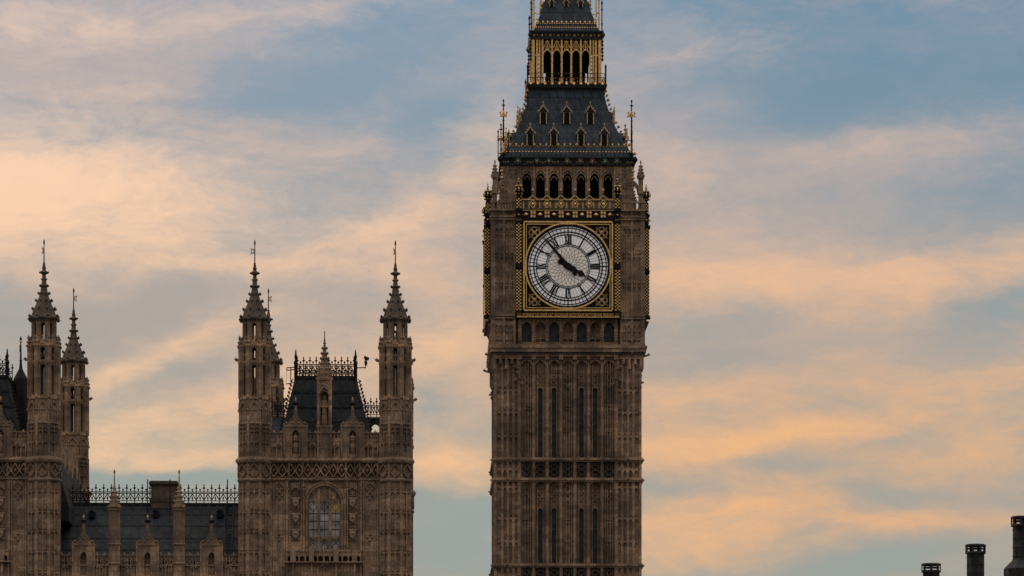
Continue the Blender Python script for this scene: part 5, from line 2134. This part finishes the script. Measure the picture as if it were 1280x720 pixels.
cresting(m, XR_(72, ry1), XR_(303, ry1), ry1, zt + 0.08, 1.30, 0.52, 0.058)
build('ridge_cresting', m, M_BK, rf)
# roof ladder, poles, hatch
m = MB()


def on_roof(px, py):
    q = max(0.0, min(1.0, (702 - py) / (702 - 631)))
    y = lerp(ry0, ry1, q)
    return (XR_(px, y), y - 0.12, lerp(zb, zt, q))


for pa, pb in ((281.5, 280.5), (289.5, 291.5)):
    m.bar(on_roof(pa, 690), on_roof(pb, 632), 0.06)
for i in range(15):
    t = i / 14
    m.bar(on_roof(281.4, 688 - 55 * t), on_roof(289.8 + t, 688 - 55 * t), 0.04)
build('roof_ladder', m, M_BK, rf)
m = MB()
for px in (184.6, 212.6, 284.2):
    a = on_roof(px, 640)
    m.bar(a, (a[0], a[1], ZR(600.5, 5.9)), 0.07)
    m.bar(on_roof(px - 1, 690), a, 0.04)
build('roof_mast', m, M_BK, rf)
q = MB()
q.box(-0.2, 0.2, -0.25, 0.2, -0.12, 0.26)
q.poly([(-0.24, 0.26), (0.24, 0.26), (0.0, 0.42)], -0.2, 0.28)
first = None
for px, py in ((115.5, 646), (195, 645), (275, 645)):
    if first is None: ob = first = build('roof_vent', q, M_BK, rf)
    else:
        ob = first.copy(); COL.objects.link(ob)
    ob.location = on_roof(px, py)
# chimney on the ridge
m = MB()
yc = ry1 + 0.3
x0, x1 = XR_(189.5, yc), XR_(220.5, yc)
m.box(x0, x1, yc - 0.6, yc + 0.9, ZR(640, yc), ZR(607.5, yc))
for py0, py1, e in ((607.6, 606, 0.05), (606, 603.8, 0.14), (603.8, 602.2, 0.09), (628, 626, 0.07)):
    m.box(x0 - e, x1 + e, yc - 0.6 - e, yc + 0.9 + e, ZR(py0, yc), ZR(py1, yc) + 0.002)
m.fb((x0 + x1) / 2 - 0.5, (x0 + x1) / 2 + 0.5, ZR(625, yc), ZR(612, yc), -yc + 0.5, -yc + 0.63)
build('chimney', m, M_PD, rf)
# gables and buttress pinnacles
gm = gable_mesh(13.6 * K, ZR(722), ZR(681), ZR(668), ZR(643), ZR(690), ZR(719), 0.20)
for i, px in enumerate(cen):
    ob = build('gable', gm, [M_PS, M_BK, M_GD], rng) if i == 0 else ob.copy()
    if i: COL.objects.link(ob)
    ob.location = (XR_(px), 0, 0)
m = MB()
hw = 7.0 * K
m.lathe([(octa(hw), 0), (octa(hw), ZR(638))], 8)
for py, e in ((681, 1.2), (638, 1.4), (634.5, 1.0), (705, 1.0)):
    m.lathe([(octa(hw), ZR(py + 1.2)), (octa(hw + e * K), ZR(py + 0.4)), (octa(hw + e * K), ZR(py - 0.6)), (octa(hw * 0.96), ZR(py - 1.6))], 8)
crocket_spire(m, 0, 0, ZR(635), ZR(606), 0.36, 8, 5, 0.085)
m.lathe([(0.05, ZR(608)), (0.03, ZR(590))], 6)
m.gem((0, 0, ZR(590)), 0.08, 0.2)
m.gem((0, 0, ZR(611)), 0.16, 0.12)
m.gem((0, 0, ZR(597)), 0.06, 0.06)
for i, px in enumerate(but):
    ob = build('buttress_pinnacle', m, M_PS, rng) if i == 0 else ob.copy()
    if i: COL.objects.link(ob)
    ob.location = (XR_(px), -0.12, 0)

# ================================================================== chimneys on the right
m = MB()
m.box(22, 70, 268, 345, 0, 24.0)
for i in range(24):
    m.box(21.6, 70.4, 267.6, 345.4, 1 + i * 0.97, 1.12 + i * 0.97) if i % 4 == 0 else None
ob = bpy.data.objects.new('office_block', None)
office = build('office_block', m, M_OB)
bpy.data.objects.remove(ob)
office['label'] = 'low office block whose roof carries the dark round chimneys'
office['category'] = 'building'
labels = ['short dark chimney with slotted cap, only its cap showing, leftmost of three',
          'middle dark round chimney with slotted cap, of the three',
          'tallest dark chimney with a flared base, at the picture edge']


def chimney(loc, label):
    c = thing('chimney_stack', label, 'chimney', loc, 0, 'dark metal chimneys')
    return c


zt = 5.72
r = 0.655
m = MB()
m.lathe([(r, 2.62), (r, zt - 0.62)], 24)
for i in range(5):
    z_ = 2.9 + i * 0.62
    m.lathe([(r, z_ - 0.04), (r + 0.035, z_ - 0.02), (r + 0.035, z_ + 0.02), (r, z_ + 0.04)], 24)
for k in range(12):
    a = k * PI / 6
    m.bar((r * math.cos(a), r * math.sin(a), 2.62), (r * math.cos(a), r * math.sin(a), zt - 0.6), 0.03)
ch = chimney((0, 0, 0), labels[0])
build('flue', m, M_CH, ch, False)
m = MB()
m.lathe([(1.28, -0.1), (1.28, 1.9), (1.30, 2.0), (1.16, 2.15), (r + 0.05, 2.6), (r + 0.02, 2.7)], 24)
for k in range(12):
    a = k * PI / 6
    m.bar((1.29 * math.cos(a), 1.29 * math.sin(a), 0), (1.29 * math.cos(a), 1.29 * math.sin(a), 1.95), 0.06)
build('flared_base', m, M_CH, ch)
m = MB()
rc = 0.79
m.lathe([(r, zt - 0.74), (rc, zt - 0.72), (rc, zt - 0.56), (r * 0.9, zt - 0.60)], 24)
m.lathe([(0.05, zt - 0.05), (rc - 0.06, zt - 0.07), (rc - 0.06, zt - 0.17), (rc, zt - 0.17), (rc + 0.02, zt - 0.05), (rc - 0.1, zt + 0.01), (0.05, zt + 0.03)], 24)
for k in range(8):
    a = k * PI / 4 + PI / 8
    m.T = rz(a)
    m.box(-0.075, 0.075, -rc + 0.0, -rc + 0.08, zt - 0.57, zt - 0.16)
m.T = Matrix.Identity(4)
build('cap', m, M_CH, ch)
for i, (px, yy, rot) in enumerate(((1164.0, 324.0, 18), (1219.4, 305.5, 0), (1277.6, 282.0, 9))):
    c = ch if i == 0 else copy_tree(ch)
    c.location = ((px - 640) * yy / F, yy, 24.0)
    c.rotation_euler = (0, 0, math.radians(rot))
    c['label'] = labels[i]
